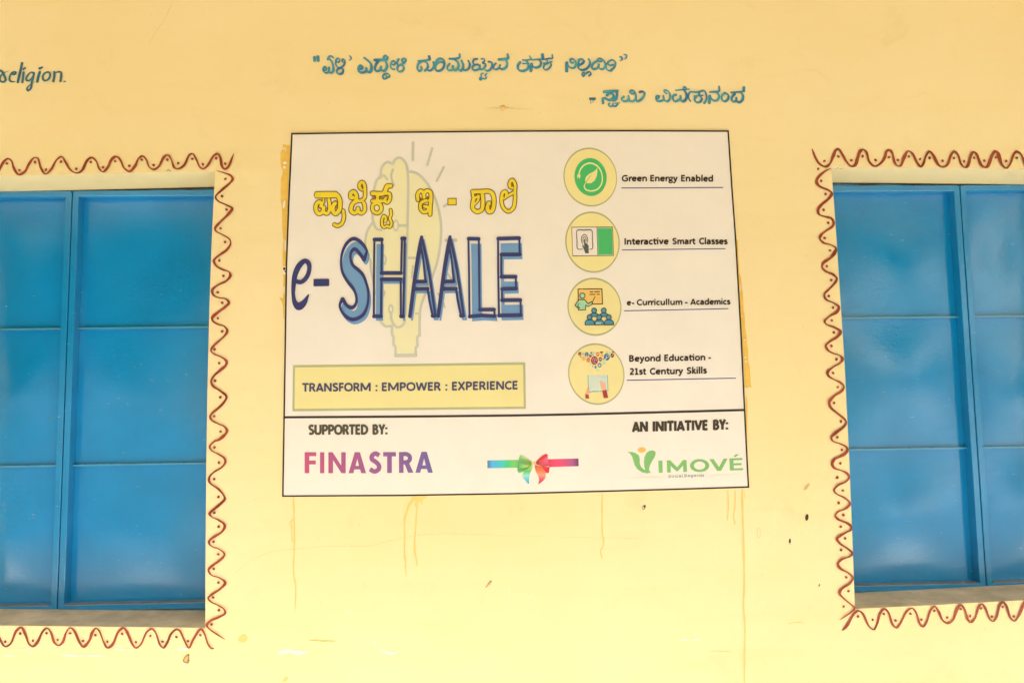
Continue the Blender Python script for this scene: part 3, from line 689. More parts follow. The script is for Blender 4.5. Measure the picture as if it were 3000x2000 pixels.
letters([(B2, p, w) for p, w in [
    ([(1320, 208), (1318, 325)], 40), ([(1325, 230), (1370, 278), (1420, 278), (1445, 240), (1440, 190), (1400, 157), (1370, 167), (1375, 205), (1410, 208)], 28),
    ([(1500, 238), (1540, 215), (1555, 180), (1530, 162), (1490, 170), (1480, 220), (1482, 280), (1520, 308), (1580, 298), (1630, 250), (1640, 200), (1620, 158)], 30), ([(1568, 375), (1545, 398), (1530, 380), (1550, 347), (1590, 358), (1608, 340), (1640, 337), (1652, 365), (1625, 390)], 22),
    ([(1735, 190), (1690, 215), (1665, 268), (1677, 293), (1720, 293), (1755, 265), (1760, 230)], 30), ([(1755, 270), (1790, 298), (1830, 288), (1850, 240), (1830, 182), (1780, 152), (1747, 165), (1760, 190), (1800, 188)], 26),
    ([(1960, 238), (1910, 245), (1885, 218), (1905, 187), (1950, 172), (1985, 195), (1990, 240), (1960, 288), (1930, 308)], 26), ([(1890, 200), (1860, 250), (1870, 298), (1900, 318), (1940, 320)], 24),
    ([(2050, 128), (2075, 133), (2080, 165), (2047, 186)], [26, 36, 24, 8]), ([(2105, 97), (2140, 102), (2140, 140), (2105, 165)], [16, 26, 22, 8])]])
b = Flat(.0016)
for p, w in [([(122, 283), (212, 283)], 36), ([(145, 295), (145, 350)], 9), ([(176, 295), (176, 336)], 8)]: b.stroke(C, p, w, caps=False, jit=.04)
b.build('painted_lettering', M_TEAL_DARK, school)
letters([(C, p, w) for p, w in [
    ([(325, 188), (400, 180), (515, 176)], 36), ([(508, 180), (505, 250), (490, 288), (457, 307)], 34), ([(368, 235), (400, 207), (450, 217), (460, 260), (430, 293), (390, 298), (340, 275), (316, 285), (315, 345)], 34), ([(400, 347), (392, 375), (415, 388), (445, 378), (450, 350)], 22), ([(445, 380), (490, 383), (513, 358)], 22), ([(470, 345), (545, 338)], 12),
    ([(600, 252), (572, 285), (590, 312), (640, 313), (670, 280), (665, 242)], 28), ([(665, 308), (720, 318), (760, 290), (765, 230), (745, 182), (710, 167), (687, 185), (700, 208), (750, 210)], 28), ([(760, 270), (785, 318), (830, 300), (875, 250), (885, 202), (855, 182), (820, 190)], 30)]])
letters([(C, p, w) for p, w in [
    ([(1088, 245), (1080, 273), (1055, 280), (1045, 265), (1060, 243), (1090, 243)], 24), ([(1045, 270), (1060, 312), (1110, 313), (1150, 290), (1145, 242)], 28), ([(1150, 298), (1200, 318), (1235, 280), (1235, 220), (1205, 172), (1165, 167), (1162, 190), (1190, 208)], 28),
    ([(1320, 227), (1287, 237), (1277, 280), (1300, 317), (1350, 303), (1385, 275), (1380, 242)], 30), ([(1375, 298), (1420, 318), (1460, 280), (1465, 220), (1440, 168)], 34), ([(1315, 167), (1400, 157), (1500, 150)], 18), ([(1420, 160), (1427, 127), (1450, 122), (1460, 150)], 24), ([(1560, 190), (1520, 187), (1497, 215), (1492, 270), (1520, 317)], 24),
    ([(1560, 190), (1620, 190), (1710, 172), (1735, 220), (1740, 290), (1708, 343)], 26), ([(1640, 190), (1635, 235)], 28), ([(1567, 245), (1690, 236)], 18), ([(1600, 248), (1577, 290), (1600, 330), (1650, 326), (1675, 285), (1658, 248)], 30),
    ([(1785, 242), (1780, 340)], 38), ([(1790, 258), (1840, 308), (1890, 298), (1913, 250), (1890, 202), (1860, 188)], 30), ([(1788, 190), (1850, 186), (1915, 175), (1912, 112)], 26), ([(1995, 202), (1957, 235), (1952, 290), (1990, 318), (2035, 290), (2040, 230), (1995, 202)], 30),
    ([(2130, 217), (2097, 250), (2087, 300), (2110, 322), (2150, 305), (2150, 268)], 30), ([(2145, 312), (2190, 330), (2235, 298), (2240, 230), (2208, 190)], 34), ([(2078, 195), (2160, 190), (2250, 180)], 24), ([(2256, 125), (2255, 175)], 38)]])

# ------------------------------------------------------------------ wear on the wall
D1 = frame(800, 1430, .36345); D2 = frame(1500, 1400, .40391); D3 = frame(0, 1800, .38265); D4 = frame(780, 360, .38217); D5 = frame(2100, 660, .33195)
D6 = frame(1400, 200, .6803); D7 = frame(0, 0, .6378)
def mark(name, mat, items, d=.0009):
    b = Flat(d)
    for it in items:
        if it[0] == 'p': b.poly(it[1], it[2], sm=True, n=3)
        elif it[0] == 'e': b.ell(it[1], *it[2], n=14, tilt=it[3] if len(it) > 3 else 0)
        else: b.stroke(it[1], it[2], it[3], jit=.25, n=8, taper=.08)
    return b.build(name, mat, wall)
mark('paint_drip', M_DRIP, [('s', D1, [(165, 70), (170, 240), (172, 480), (165, 600), (165, 680), (182, 790), (180, 880), (180, 970)], [15, 12, 11, 10, 10, 9, 9, 7]), ('s', D1, [(168, 230), (152, 270), (150, 350), (154, 435)], 8), ('s', D1, [(165, 238), (142, 265), (128, 298)], 6)])
mark('paint_drip', M_DRIP, [('p', D1, [(1125, 62), (1180, 60), (1245, 62), (1215, 88), (1195, 108), (1172, 108), (1150, 92), (1120, 120), (1092, 160), (1088, 130), (1110, 90)]), ('s', D1, [(1105, 115), (1080, 180), (1060, 260), (1060, 400), (1060, 540), (1069, 600), (1065, 640), (1078, 708)], [20, 15, 12, 11, 10, 9, 8, 6]), ('s', D1, [(1165, 95), (1155, 200), (1150, 300), (1141, 450), (1153, 560), (1162, 622)], 10), ('s', D1, [(1142, 460), (1130, 540)], 6), ('s', D1, [(1198, 92), (1200, 132)], 9), ('s', D1, [(1152, 95), (1145, 148)], 9)])
mark('paint_drip', M_DRIP, [('s', D2, [(658, 103), (652, 200), (655, 300), (655, 400), (665, 440), (660, 500), (643, 520), (655, 585)], 9)])
mark('paint_drip', M_DRIP, [('s', D2, [(1565, 84), (1570, 180), (1563, 305)], 8), ('s', D2, [(1619, 84), (1617, 200), (1607, 280), (1618, 335)], 9), ('s', D2, [(1680, 84), (1692, 145)], 7)])
mark('paint_drip', M_DRIP, [('s', D2, [(1667, 78), (1675, 300), (1683, 600), (1685, 800), (1680, 920), (1690, 1060), (1687, 1300), (1687, 1520)], [16, 13, 13, 12, 12, 11, 11, 11])])
b = Flat(.0009)
b.poly(D4, [(128, 163), (150, 170), (182, 172), (178, 300), (172, 400), (165, 560), (160, 800), (152, 900), (140, 920), (134, 905), (128, 860), (124, 830), (122, 700), (119, 640), (112, 600), (112, 500), (114, 430), (124, 395), (128, 370), (110, 320), (110, 230), (125, 200)])
b.poly(D4, [(152, 895), (156, 900), (150, 1100), (143, 1340), (138, 1500), (132, 1500), (130, 1420), (122, 1380), (100, 1335), (130, 1345), (133, 1180), (126, 1080), (126, 1000), (130, 910)])
b.build('exposed_paint_patch', M_EDGE, wall)
b = Flat(.0009)
b.poly(D5, [(170, 120), (186, 133), (189, 250), (200, 420), (215, 470), (222, 560), (230, 600), (234, 660), (236, 740), (246, 800), (250, 900), (262, 980), (266, 1040), (275, 1090), (278, 1200), (292, 1260), (298, 1380), (305, 1432), (270, 1437), (248, 1446), (244, 1300), (233, 1150), (219, 900), (198, 560), (183, 330)])
b.poly(D5, [(258, 1500), (268, 1530), (272, 1600), (268, 1900), (262, 2300), (258, 2300), (255, 1700)])
b.build('exposed_paint_patch', M_EDGE, wall)
mark('chipped_spot', M_WHITE, [('e', D4, (134, 197, 6, 8)), ('e', D4, (148, 208, 4, 14)), ('e', D4, (142, 308, 14, 10)), ('e', D4, (140, 342, 10, 11)), ('e', D4, (136, 625, 9, 32), .2), ('e', D4, (146, 940, 6, 46)), ('e', D4, (139, 1130, 11, 34)), ('e', D4, (137, 1280, 4, 30)), ('e', D5, (246, 1012, 8, 7)), ('e', D5, (250, 1165, 10, 9)), ('e', D5, (256, 1200, 8, 8)), ('s', D5, [(246, 1438), (275, 1436), (298, 1428)], 10), ('e', D5, (222, 800, 4, 5)), ('e', D5, (205, 560, 3, 40))], .0013)
mark('plaster_hole', M_DARK, [('e', D4, (138, 1118, 9, 12)), ('e', D4, (145, 1138, 6, 6))], .0016)
mark('plaster_hole', M_DARK, [('e', D2, (958, 211, 10, 19), .45)], .0013); mark('hole_rim', M_WHITE, [('e', D2, (954, 216, 5, 9), .45)], .0016)
mark('plaster_hole', M_DARK, [('e', D2, (2139, 284, 12, 24), .12)], .0013)
mark('plaster_hole', M_DARK, [('e', D2, (2016, 458, 7, 22), .03)], .0013); mark('hole_rim', M_WHITE, [('e', D2, (2015, 472, 4, 5), 0)], .0016)
mark('plaster_hole', M_DARK, [('e', D2, (2229, 775, 4, 11), .4)], .0013)
mark('plaster_scrape', M_STAIN, [('e', D2, (2142, 60, 10, 30), .6)], .0010)
mark('plaster_scrape', M_CRACK, [('e', D2, (2125, 78, 5, 9), .6), ('s', D2, [(2160, 40), (2128, 70)], 3)], .0013)
b = Flat(.0009); b.ell(D2, 1790, 395, 13, 38, hole=(11, 36), n=24); b.build('plaster_scrape', M_STAIN, wall)
mark('plaster_scrape', M_BROWN, [('s', D1, [(1712, 800), (1735, 775), (1760, 742)], [3, 14, 17])], .0010)
mark('plaster_scrape', M_STAIN, [('s', D1, [(1722, 790), (1740, 772), (1757, 750)], [3, 7, 7])], .0014)
mark('mud_daub', M_BROWN, [('p', D3, [(1400, 350), (1415, 318), (1435, 302), (1450, 300), (1446, 330), (1452, 350), (1440, 370), (1425, 368), (1408, 362)])], .0012)
mark('mud_daub', M_STAIN, [('p', D3, [(1410, 350), (1422, 322), (1440, 312), (1436, 345), (1430, 362)])], .0015)
mark('whitewash_patch', M_WHITE, [('e', D3, (1412, 380, 18, 9))], .0012)
mark('whitewash_patch', M_WHITE, [('p', D1, [(35, 1328), (60, 1305), (90, 1296), (125, 1286), (165, 1299), (215, 1305), (295, 1316), (250, 1332), (205, 1346), (165, 1330), (120, 1325), (65, 1338)])])
mark('whitewash_patch', M_WHITE, [('p', D1, [(855, 1308), (890, 1294), (925, 1312), (1000, 1315), (985, 1330), (920, 1334), (895, 1318)])])
mark('whitewash_patch', M_WHITE, [('p', D3, [(458, 304), (520, 300), (580, 306), (700, 306), (810, 310), (740, 322), (640, 315), (540, 324), (500, 314)])])
mark('whitewash_patch', M_WHITE, [('p', D3, [(868, 262), (910, 255), (1000, 262), (1052, 264), (960, 270), (900, 270)])])
mark('whitewash_patch', M_WHITE, [('p', D3, [(1335, 264), (1380, 253), (1440, 256), (1430, 268), (1380, 274)])])
mark('whitewash_patch', M_WHITE, [('s', D3, [(140, 262), (200, 258), (242, 258)], 6), ('s', D3, [(238, 262), (222, 312)], 8), ('s', D3, [(30, 312), (70, 310), (115, 316)], 12), ('s', D3, [(412, 265), (440, 260)], 7)])
mark('whitewash_patch', M_WHITE, [('e', D2, (1250, 1170, 30, 8)), ('e', D2, (1340, 1172, 24, 9), -.15), ('e', D2, (1455, 1214, 12, 4)), ('s', D2, [(108, 882), (156, 843)], 5), ('s', D2, [(176, 662), (178, 690)], 3), ('e', D2, (1818, 902, 12, 3)), ('s', D1, [(1905, 795), (1910, 910)], 4), ('e', D1, (600, 1000, 16, 6)), ('e', D1, (365, 1003, 9, 4)), ('e', D1, (820, 1238, 9, 10)), ('e', D1, (568, 1166, 16, 5))])
mark('paint_scrape', M_EDGE, [('s', D1, [(288, 1224), (330, 1222), (400, 1229), (435, 1228), (512, 1230)], [5, 7, 10, 9, 3])])
mark('paint_scrape', M_DRIP, [('s', D2, [(2000, 1054), (2050, 1046), (2110, 1042)], 6), ('p', D3, [(1835, 165), (1870, 150), (1895, 175), (1880, 205), (1850, 212), (1825, 195)]), ('s', D2, [(1430, 1255), (1500, 1253), (1580, 1258)], 4), ('e', D1, (100, 1535, 16, 26), .7)])
mark('hairline_crack', M_CRACK, [('s', D1, [(-330, 700), (-180, 580), (0, 507), (170, 488), (430, 465), (780, 460), (1000, 405), (1200, 375), (1400, 364), (1926, 380)], 1.9), ('s', D2, [(0, 415), (400, 425), (990, 438)], 1.3)])
mark('hairline_crack', M_CRACK, [('s', D7, [(797, 3), (750, 98), (720, 140), (680, 210)], 1.3), ('s', D6, [(30, 174), (95, 169), (160, 173), (240, 178)], 2.0), ('s', D4, [(208, 28), (190, 78), (140, 96)], 1.6)])
# a capped fixing above the board: a small round boss of filler with a hole
def boss(px, py, r, h):
    c = on_plane(px, py); v, f = [(c.x, -h, c.z)], []
    n = 14
    for q, (rr, hh) in enumerate(((.45, .95), (.8, .55), (1.25, .0))):
        for k in range(n):
            a = 2 * math.pi * k / n; s = r * rr * random.uniform(.85, 1.15)
            v.append((c.x + s * math.cos(a) * 1.2, -h * hh + .0003 * (q == 2), c.z + s * math.sin(a)))
    for k in range(n): f.append((0, 1 + (k + 1) % n, 1 + k))
    for q in range(2):
        for k in range(n):
            f.append((1 + q*n + k, 1 + q*n + (k+1) % n, 1 + (q+1)*n + (k+1) % n, 1 + (q+1)*n + k))
    me = bpy.data.meshes.new('filler_boss'); me.from_pydata(v, [], f)
    link_mesh('filler_boss', me, M_STAIN, wall)
boss(1473, 316, .0065, .005)
mark('mud_daub', M_CRACK, [('e', N0, (1476, 320, 3.4, 2.2), .4), ('s', N0, [(1462, 318), (1450, 321)], 1.6), ('s', N0, [(1482, 313), (1496, 318)], 1.6), ('s', N0, [(1474, 326), (1473, 334)], 1.4)], .0055)
mark('teal_paint_spot', M_TEAL_DARK, [('s', W1, [(1530, 318), (1545, 308), (1570, 320)], 5), ('s', W4, [(498, 318), (528, 306)], 4), ('s', W4, [(530, 318), (565, 318)], 3)])

# ------------------------------------------------------------------ the board
board_t = .004
sign = empty('information_board', (on_plane(1500, 1440).x, -.001, on_plane(1500, 1440).z))
sign['label'] = 'large rectangular printed board with thin black border between the two shuttered windows'
sign['category'] = 'sign board'
OUT = [(853, 390), (1180, 385.5), (1500, 382.3), (1820, 381.2), (2135.4, 382.3), (2146.7, 553), (2156.9, 693.3), (2167, 866.5), (2174, 994), (2183.4, 1197.4), (2195.2, 1427.9),
       (1980, 1434.5), (1766, 1440.5), (1500, 1447.5), (1180, 1452.5), (826.4, 1454.6), (830, 1223), (833.2, 1027), (837, 773), (843.5, 600)]
def prism(name, pts, y0, y1, mat, parent):
    n = len(pts); P = [on_plane(*p, y1) for p in pts]
    v = [(p.x, y1, p.z) for p in P] + [(p.x, y0, p.z) for p in P]
    f = [tuple(t) for t in tessellate_polygon([[Vector((p.x, p.z, 0)) for p in P]])]
    f = [t if (Vector(v[t[1]]) - Vector(v[t[0]])).cross(Vector(v[t[2]]) - Vector(v[t[0]])).y < 0 else tuple(reversed(t)) for t in f]
    f += [(i, (i + 1) % n, n + (i + 1) % n, n + i) for i in range(n)]
    me = bpy.data.meshes.new(name); me.from_pydata(v, [], f)
    ca = me.color_attributes.new('ink', 'FLOAT_COLOR', 'POINT')
    for d in ca.data: d.color = (.80, .79, .76, 1)
    return link_mesh(name, me, mat, parent)
prism('board_panel', OUT, -.0010, -board_t, M_INK, sign)
Z = lambda k: board_t + .0003 * k + .0001     # print layers, each a little proud of the one below
# border: outer outline minus an inset one
def inset(pts, d):
    n = len(pts); out = []
    for i in range(n):
        a, p, c = pts[i - 1], pts[i], pts[(i + 1) % n]
        def nr(u, w):
            x, y = w[0] - u[0], w[1] - u[1]; L = math.hypot(x, y); return (-y / L, x / L)
        n1, n2 = nr(a, p), nr(p, c); s = (n1[0] + n2[0], n1[1] + n2[1]); k = 2 / (s[0]**2 + s[1]**2)
        out.append((p[0] + s[0] * k * d, p[1] + s[1] * k * d))
    return out
b = Flat(Z(1)); ins = inset(OUT, 4.6)
n = len(OUT); BK = (.022, .015, .012)
for i in range(n):
    j = (i + 1) % n; q = [b.put(p, 0, BK) for p in (OUT[i], OUT[j], ins[j], ins[i])]; b.f.append(tuple(q))
b.build('border_line', M_INK, sign)
Flat(Z(1)).stroke(N0, [(832.5, 1221.8), (1200, 1219.5), (1570, 1215.4), (1880, 1208.5), (2181, 1200.4)], 6.6, (.03, .022, .018), caps=False).build('divider_line', M_INK, sign)

UL = frame(830, 380, .31888); K = frame(900, 500, .27211); E1 = frame(840, 670, .18499); E2 = frame(1180, 670, .18491); BU = frame(1060, 400, .42076)
LL = frame(820, 920, .35714); R1 = frame(1620, 400, .25506); R2 = frame(1620, 790, .25506)
I1 = frame(1640, 420, .12755); I2 = frame(1640, 610, .12755); I3 = frame(1650, 800, .12117); I4 = frame(1650, 1000, .12117)
G = frame(1400, 1180, .34864); V = frame(1800, 1270, .17007); BO = frame(1420, 1320, .11905)

# pale light-bulb-and-brain emblem
bulb = [(320, 245), (380, 255), (450, 320), (510, 430), (545, 560), (552, 680), (530, 850), (490, 980), (440, 1100), (408, 1195), (402, 1290), (402, 1385), (388, 1392), (386, 1460), (378, 1465), (376, 1522), (235, 1524), (232, 1460), (222, 1450), (220, 1390), (212, 1380), (210, 1316), (165, 1318), (125, 1280), (90, 1150), (70, 1000), (62, 900), (40, 850), (24, 760), (35, 670), (80, 592), (70, 530), (80, 400), (98, 320), (128, 275), (145, 205), (195, 177), (225, 165), (262, 147), (300, 175), (318, 235)]
Flat(Z(1)).poly(BU, bulb, ink((243, 228, 168), 700)).build('bulb_fill', M_INK, sign)
b = Flat(Z(2)); g = ink((208, 200, 168), 700)
for p, w in [([(318, 245), (380, 255), (450, 320), (510, 430), (545, 560), (552, 680), (530, 850), (490, 980), (440, 1100), (408, 1195), (402, 1290), (402, 1385)], 14), ([(402, 1385), (388, 1392), (386, 1460), (378, 1465), (376, 1520)], 14), ([(376, 1522), (235, 1524)], 20), ([(235, 1524), (232, 1460), (222, 1450), (220, 1390), (212, 1380), (210, 1316)], 14),
    ([(318, 640), (318, 235), (300, 175), (262, 147), (228, 165), (215, 190), (180, 178), (142, 210), (128, 275), (102, 310), (85, 370)], 14), ([(318, 640), (312, 900), (305, 1240)], 12), ([(217, 230), (205, 270), (212, 310), (224, 340)], 12), ([(128, 290), (150, 270), (178, 300)], 13),
    ([(72, 520), (78, 590), (100, 640), (135, 652)], 14), ([(80, 592), (38, 660), (24, 740), (32, 810), (62, 865)], 13), ([(88, 400), (72, 460), (72, 530)], 13), ([(62, 865), (62, 920), (80, 1010), (90, 1100)], 12), ([(255, 620), (315, 620)], 15), ([(320, 845), (375, 845)], 14), ([(355, 900), (348, 980)], 9), ([(150, 820), (168, 850), (160, 890)], 11),
    ([(205, 1225), (205, 1265), (225, 1310), (250, 1328), (285, 1312), (300, 1280)], 14), ([(128, 1285), (165, 1320), (213, 1316)], 14), ([(158, 1075), (160, 1090), (152, 1110)], 9), ([(375, 1232), (402, 1232)], 11),
    ([(357, 42), (355, 165)], 15), ([(490, 82), (456, 200)], 13), ([(572, 212), (522, 310)], 13), ([(605, 465), (572, 487)], 14), ([(585, 722), (655, 722)], 20), ([(600, 955), (622, 988)], 12), ([(530, 1090), (545, 1118)], 10), ([(570, 1160), (577, 1190)], 10)]:
    b.stroke(BU, p, w * 1.25, g, caps=True)
b.ell(BU, 237, 620, 21, 42, g, hole=(11, 27)); b.ell(BU, 202, 1200, 19, 34, g, hole=(8, 17))
b.build('bulb_outline', M_INK, sign)

# Kannada title, yellow with brown outline
kn = [([(98, 262), (200, 262), (310, 258), (345, 300), (352, 390), (335, 440), (303, 462), (278, 435), (280, 380), (302, 350)], 44),
      ([(98, 245), (310, 243)], 30), ([(98, 278), (310, 276)], 30),
      ([(148, 388), (152, 352), (125, 338), (97, 370), (97, 430), (128, 463), (165, 445), (178, 395)], 40), ([(172, 440), (210, 463), (238, 430), (240, 360), (232, 310)], 36), ([(175, 305), (175, 345)], 24),
      ([(388, 430), (395, 500), (372, 570), (325, 595), (290, 580)], 34),
      ([(495, 290), (470, 290), (470, 245), (500, 228), (528, 260), (525, 315), (482, 370), (472, 430), (508, 458), (545, 430), (547, 405)], 40), ([(545, 438), (582, 460), (617, 430), (617, 370), (607, 345)], 36), ([(530, 322), (580, 325), (618, 290), (622, 220), (618, 160), (595, 125), (568, 140), (566, 182), (592, 205)], 34), ([(500, 350), (540, 330)], 30),
      ([(700, 245), (820, 245), (845, 205), (862, 168), (900, 165)], 44), ([(760, 245), (755, 330)], 40), ([(700, 328), (812, 328)], 36), ([(750, 345), (707, 370), (707, 430), (750, 458), (792, 430), (792, 372), (752, 345)], 36), ([(845, 245), (886, 250), (886, 318), (860, 345), (835, 320), (850, 292)], 34),
      ([(852, 525), (838, 550), (845, 505), (825, 487), (806, 530), (808, 590), (830, 610), (858, 592)], 26), ([(858, 598), (893, 605), (908, 560), (890, 515), (903, 470), (898, 422)], 28),
      ([(1192, 318), (1190, 255), (1220, 218), (1250, 240), (1258, 290)], 36), ([(1255, 245), (1290, 218), (1325, 232), (1333, 300), (1325, 380), (1322, 475)], 38), ([(1318, 318), (1270, 325), (1225, 350), (1222, 415), (1258, 447), (1298, 430), (1300, 395), (1262, 385)], 34),
      ([(1780, 228), (1880, 226), (1965, 226), (2002, 262), (2008, 380), (1985, 438), (1957, 442), (1940, 405), (1958, 348)], 42), ([(1785, 240), (1785, 275), (1810, 290), (1838, 270)], 30), ([(1795, 300), (1783, 350), (1785, 410), (1830, 442), (1878, 420), (1892, 340), (1885, 240)], 40), ([(1800, 365), (1835, 325), (1850, 275)], 26),
      ([(2118, 298), (2145, 275), (2138, 228), (2110, 235), (2092, 310), (2112, 400), (2170, 440), (2220, 400), (2237, 310), (2236, 220), (2238, 150), (2208, 102), (2182, 130), (2185, 172), (2208, 185)], 34), ([(2165, 270), (2215, 240)], 30)]
b = Flat(Z(3)); c = ink((112, 70, 12), 560)
for p, w in kn: b.stroke(K, p, w + 16, c)
b.poly(K, [(1511, 296), (1609, 296), (1609, 374), (1511, 374)], c); b.build('title_outline', M_INK, sign)
b = Flat(Z(5)); c = ink((243, 208, 48), 560)
for p, w in kn: b.stroke(K, p, w - 3, c)
b.poly(K, [(1519, 305), (1601, 305), (1601, 365), (1519, 365)], c); b.build('title_lettering', M_INK, sign)
b = Flat(Z(7)); c = ink((150, 92, 25), 560)
for p, w in [([(700, 288), (738, 288)], 15), ([(775, 288), (815, 288)], 13), ([(125, 400), (150, 400)], 6), ([(215, 318), (220, 395), (205, 412)], 8), ([(300, 385), (318, 400), (328, 350)], 8), ([(590, 165), (600, 180), (590, 200)], 8), ([(855, 300), (868, 300)], 8), ([(2120, 270), (2122, 295)], 7), ([(2200, 140), (2208, 160), (2195, 175)], 7), ([(1805, 278), (1832, 262)], 6), ([(1960, 375), (1972, 400), (1985, 360)], 8)]: b.stroke(K, p, w, c)
b.poly(K, [(1210, 280), (1225, 290), (1240, 315), (1215, 320)], c); b.poly(K, [(1285, 280), (1300, 275), (1310, 300), (1300, 325)], c)
b.build('title_detail', M_INK, sign)

# e-SHAALE
NV = ink((60, 62, 104), 800); LB = ink((118, 157, 185), 800)
S = [(1060, 158), (1140, 188), (1215, 260), (1272, 350), (1225, 495), (1150, 385), (1075, 322), (1022, 370), (1012, 480), (1050, 580), (1130, 650), (1200, 720), (1250, 830), (1290, 1000), (1280, 1200), (1200, 1370), (1040, 1435), (920, 1370), (840, 1220), (885, 1110), (950, 1210), (1030, 1250), (1090, 1200), (1103, 1080), (1050, 940), (960, 830), (880, 680), (860, 500), (900, 320), (980, 200)]
Hl = [(1388, 172), (1507, 172), (1500, 702), (1812, 702), (1825, 155), (1870, 155), (1858, 800), (1845, 1385), (1808, 1385), (1805, 800), (1500, 800), (1493, 1385), (1380, 1385), (1382, 700)]
Ll = [(1040, 158), (1205, 162), (1210, 700), (1217, 1282), (1450, 1280), (1457, 1385), (1250, 1372), (1057, 1390), (1050, 700)]
El = [(1510, 158), (1845, 150), (1855, 408), (1562, 410), (1558, 600), (1562, 762), (1790, 760), (1797, 948), (1572, 955), (1572, 1132), (1865, 1130), (1872, 1368), (1524, 1375), (1512, 700)]
A1 = [([(300, 128), (282, 230), (215, 620), (112, 1390)], [48, 62, 62, 58]), ([(300, 128), (400, 600), (518, 1385)], [40, 44, 40]), ([(280, 270), (315, 430), (362, 830)], [50, 34, 40]), ([(205, 838), (362, 836)], 60), ([(168, 955), (395, 952)], 62), ([(395, 952), (425, 1150), (475, 1380)], 38), ([(470, 1380), (512, 1380)], 62)]
b = Flat(Z(3)); sh = lambda pts, dx, dy: [(p[0] + dx, p[1] + dy) for p in pts]
# light-blue drop shapes: the letter bodies shifted to the lower right
b.poly(E1, sh(S, 34, 66), LB); b.stroke(E1, sh(S, 30, 66), 26, LB, closed=True, n=3)
b.poly(E1, sh(Hl, 34, 72), LB)
b.poly(E2, sh(Ll, 42, 78), LB)
b.poly(E2, sh(El, 42, 76), LB)
b.build('letter_shadow', M_INK, sign)
b = Flat(Z(4))
for p, w in A1:
    for dx in (0, 449): b.stroke(E2, sh(p, 34 + dx, 52), 34, LB, sm=False)
b.build('letter_shadow', M_INK, sign)
def heavy(b, fr, pts, col, v=36, h=58):
    m = len(pts)
    for i in range(m):
        a, c2 = pts[i], pts[(i + 1) % m]
        L = math.dist(a, c2); hz = abs(c2[0] - a[0]) / L
        b.stroke(fr, [a, c2], v + (h - v) * hz, col, sm=True)
b = Flat(Z(6))
cor = [3, 4, 19]
for i0, i1 in ((19, 33), (3, 4), (4, 19)):
    pts = [S[k % 30] for k in range(i0, i1 + 1)]
    w = [34 + 26 * abs(math.cos(math.atan2(S[(k + 1) % 30][1] - S[(k - 1) % 30][1], S[(k + 1) % 30][0] - S[(k - 1) % 30][0]))) for k in range(i0, i1 + 1)]
    b.stroke(E1, pts, w, NV)
b.build('title_lettering', M_INK, sign)
b = Flat(Z(6)); heavy(b, E1, Hl, NV, 34, 62); b.build('title_lettering', M_INK, sign)
for dx in (0, 449):
    b = Flat(Z(6))
    for p, w in A1: b.stroke(E2, sh(p, dx, -2 if dx else 0), w, NV)
    b.build('title_lettering', M_INK, sign)
b = Flat(Z(6)); heavy(b, E2, Ll, NV, 32, 60); b.build('title_lettering', M_INK, sign)
b = Flat(Z(6)); heavy(b, E2, El, NV, 32, 62); b.build('title_lettering', M_INK, sign)
b = Flat(Z(6))
b.stroke(E1, [(150, 835), (225, 845), (310, 775), (357, 650), (345, 545), (290, 510), (205, 575), (135, 720), (108, 900), (105, 1060), (135, 1180), (190, 1228), (265, 1180), (345, 1048)], [66, 68, 72, 66, 74, 74, 88, 84, 70, 58, 84, 124, 96, 24], NV)
b.poly(E1, [(432, 795), (662, 793), (672, 802), (671, 900), (662, 908), (432, 911), (423, 902), (424, 803)], NV)
b.build('title_lettering', M_INK, sign)

# slogan box
Flat(Z(1)).poly(LL, [(108, 418), (2013, 395), (2018, 776), (103, 796)], ink((188, 188, 132), 1100)).build('slogan_frame', M_INK, sign)
Flat(Z(2)).poly(LL, [(124, 437), (1995, 415), (2000, 757), (120, 776)], ink((243, 227, 150), 1100)).build('slogan_box', M_INK, sign)
b = Flat(Z(4)); c = ink((78, 74, 104), 1100)
for t, x0, y0, x1, y1, cp in [('TRANSFORM', 175, 635, 745, 631, 69), (':', 785, 631, 799, 631, 69), ('EMPOWER', 836, 630, 1322, 626, 69), (':', 1358, 625, 1373, 625, 69), ('EXPERIENCE', 1411, 624, 1957, 616, 69)]:
    b.text(LL, t, x0, y0, x1, y1, cp, c, .225)
b.build('slogan_lettering', M_INK, sign)

# texts on the right
TX = ink((62, 44, 26), 700)
def words(name, fr, lst, col=TX, bold=.235):
    b = Flat(Z(2))
    for t, x0, y0, x1, y1, cp in lst: b.text(fr, t, x0, y0, x1, y1, cp, col, bold)
    return b.build(name, M_INK, sign)
words('caption_lettering', R1, [('Green', 790, 516, 1080, 515, 72), ('Energy', 1117, 515, 1435, 516, 72), ('Enabled', 1471, 516, 1840, 518, 73)])
words('caption_lettering', R1, [('Interacτve', 821, 1242, 1332, 1238, 74), ('Smart', 1367, 1238, 1645, 1237, 73), ('Classes', 1678, 1237, 2008, 1238, 74)])
words('caption_lettering', R2, [('e', 848, 410, 900, 409, 68), ('-', 906, 411, 933, 411, 68), ('Curricullum', 963, 408, 1487, 404, 68), ('-', 1517, 404, 1546, 404, 68), ('Academics', 1576, 403, 2040, 399, 70)])
words('caption_lettering', R2, [('Beyond', 875, 1055, 1237, 1050, 74), ('Educaτon', 1278, 1049, 1750, 1040, 74), ('-', 1785, 1040, 1815, 1039, 74), ('21st', 875, 1207, 1078, 1203, 76), ('Century', 1113, 1202, 1497, 1196, 74), ('Skills', 1532, 1196, 1770, 1190, 76)])
UN = ink((66, 60, 128), 800)
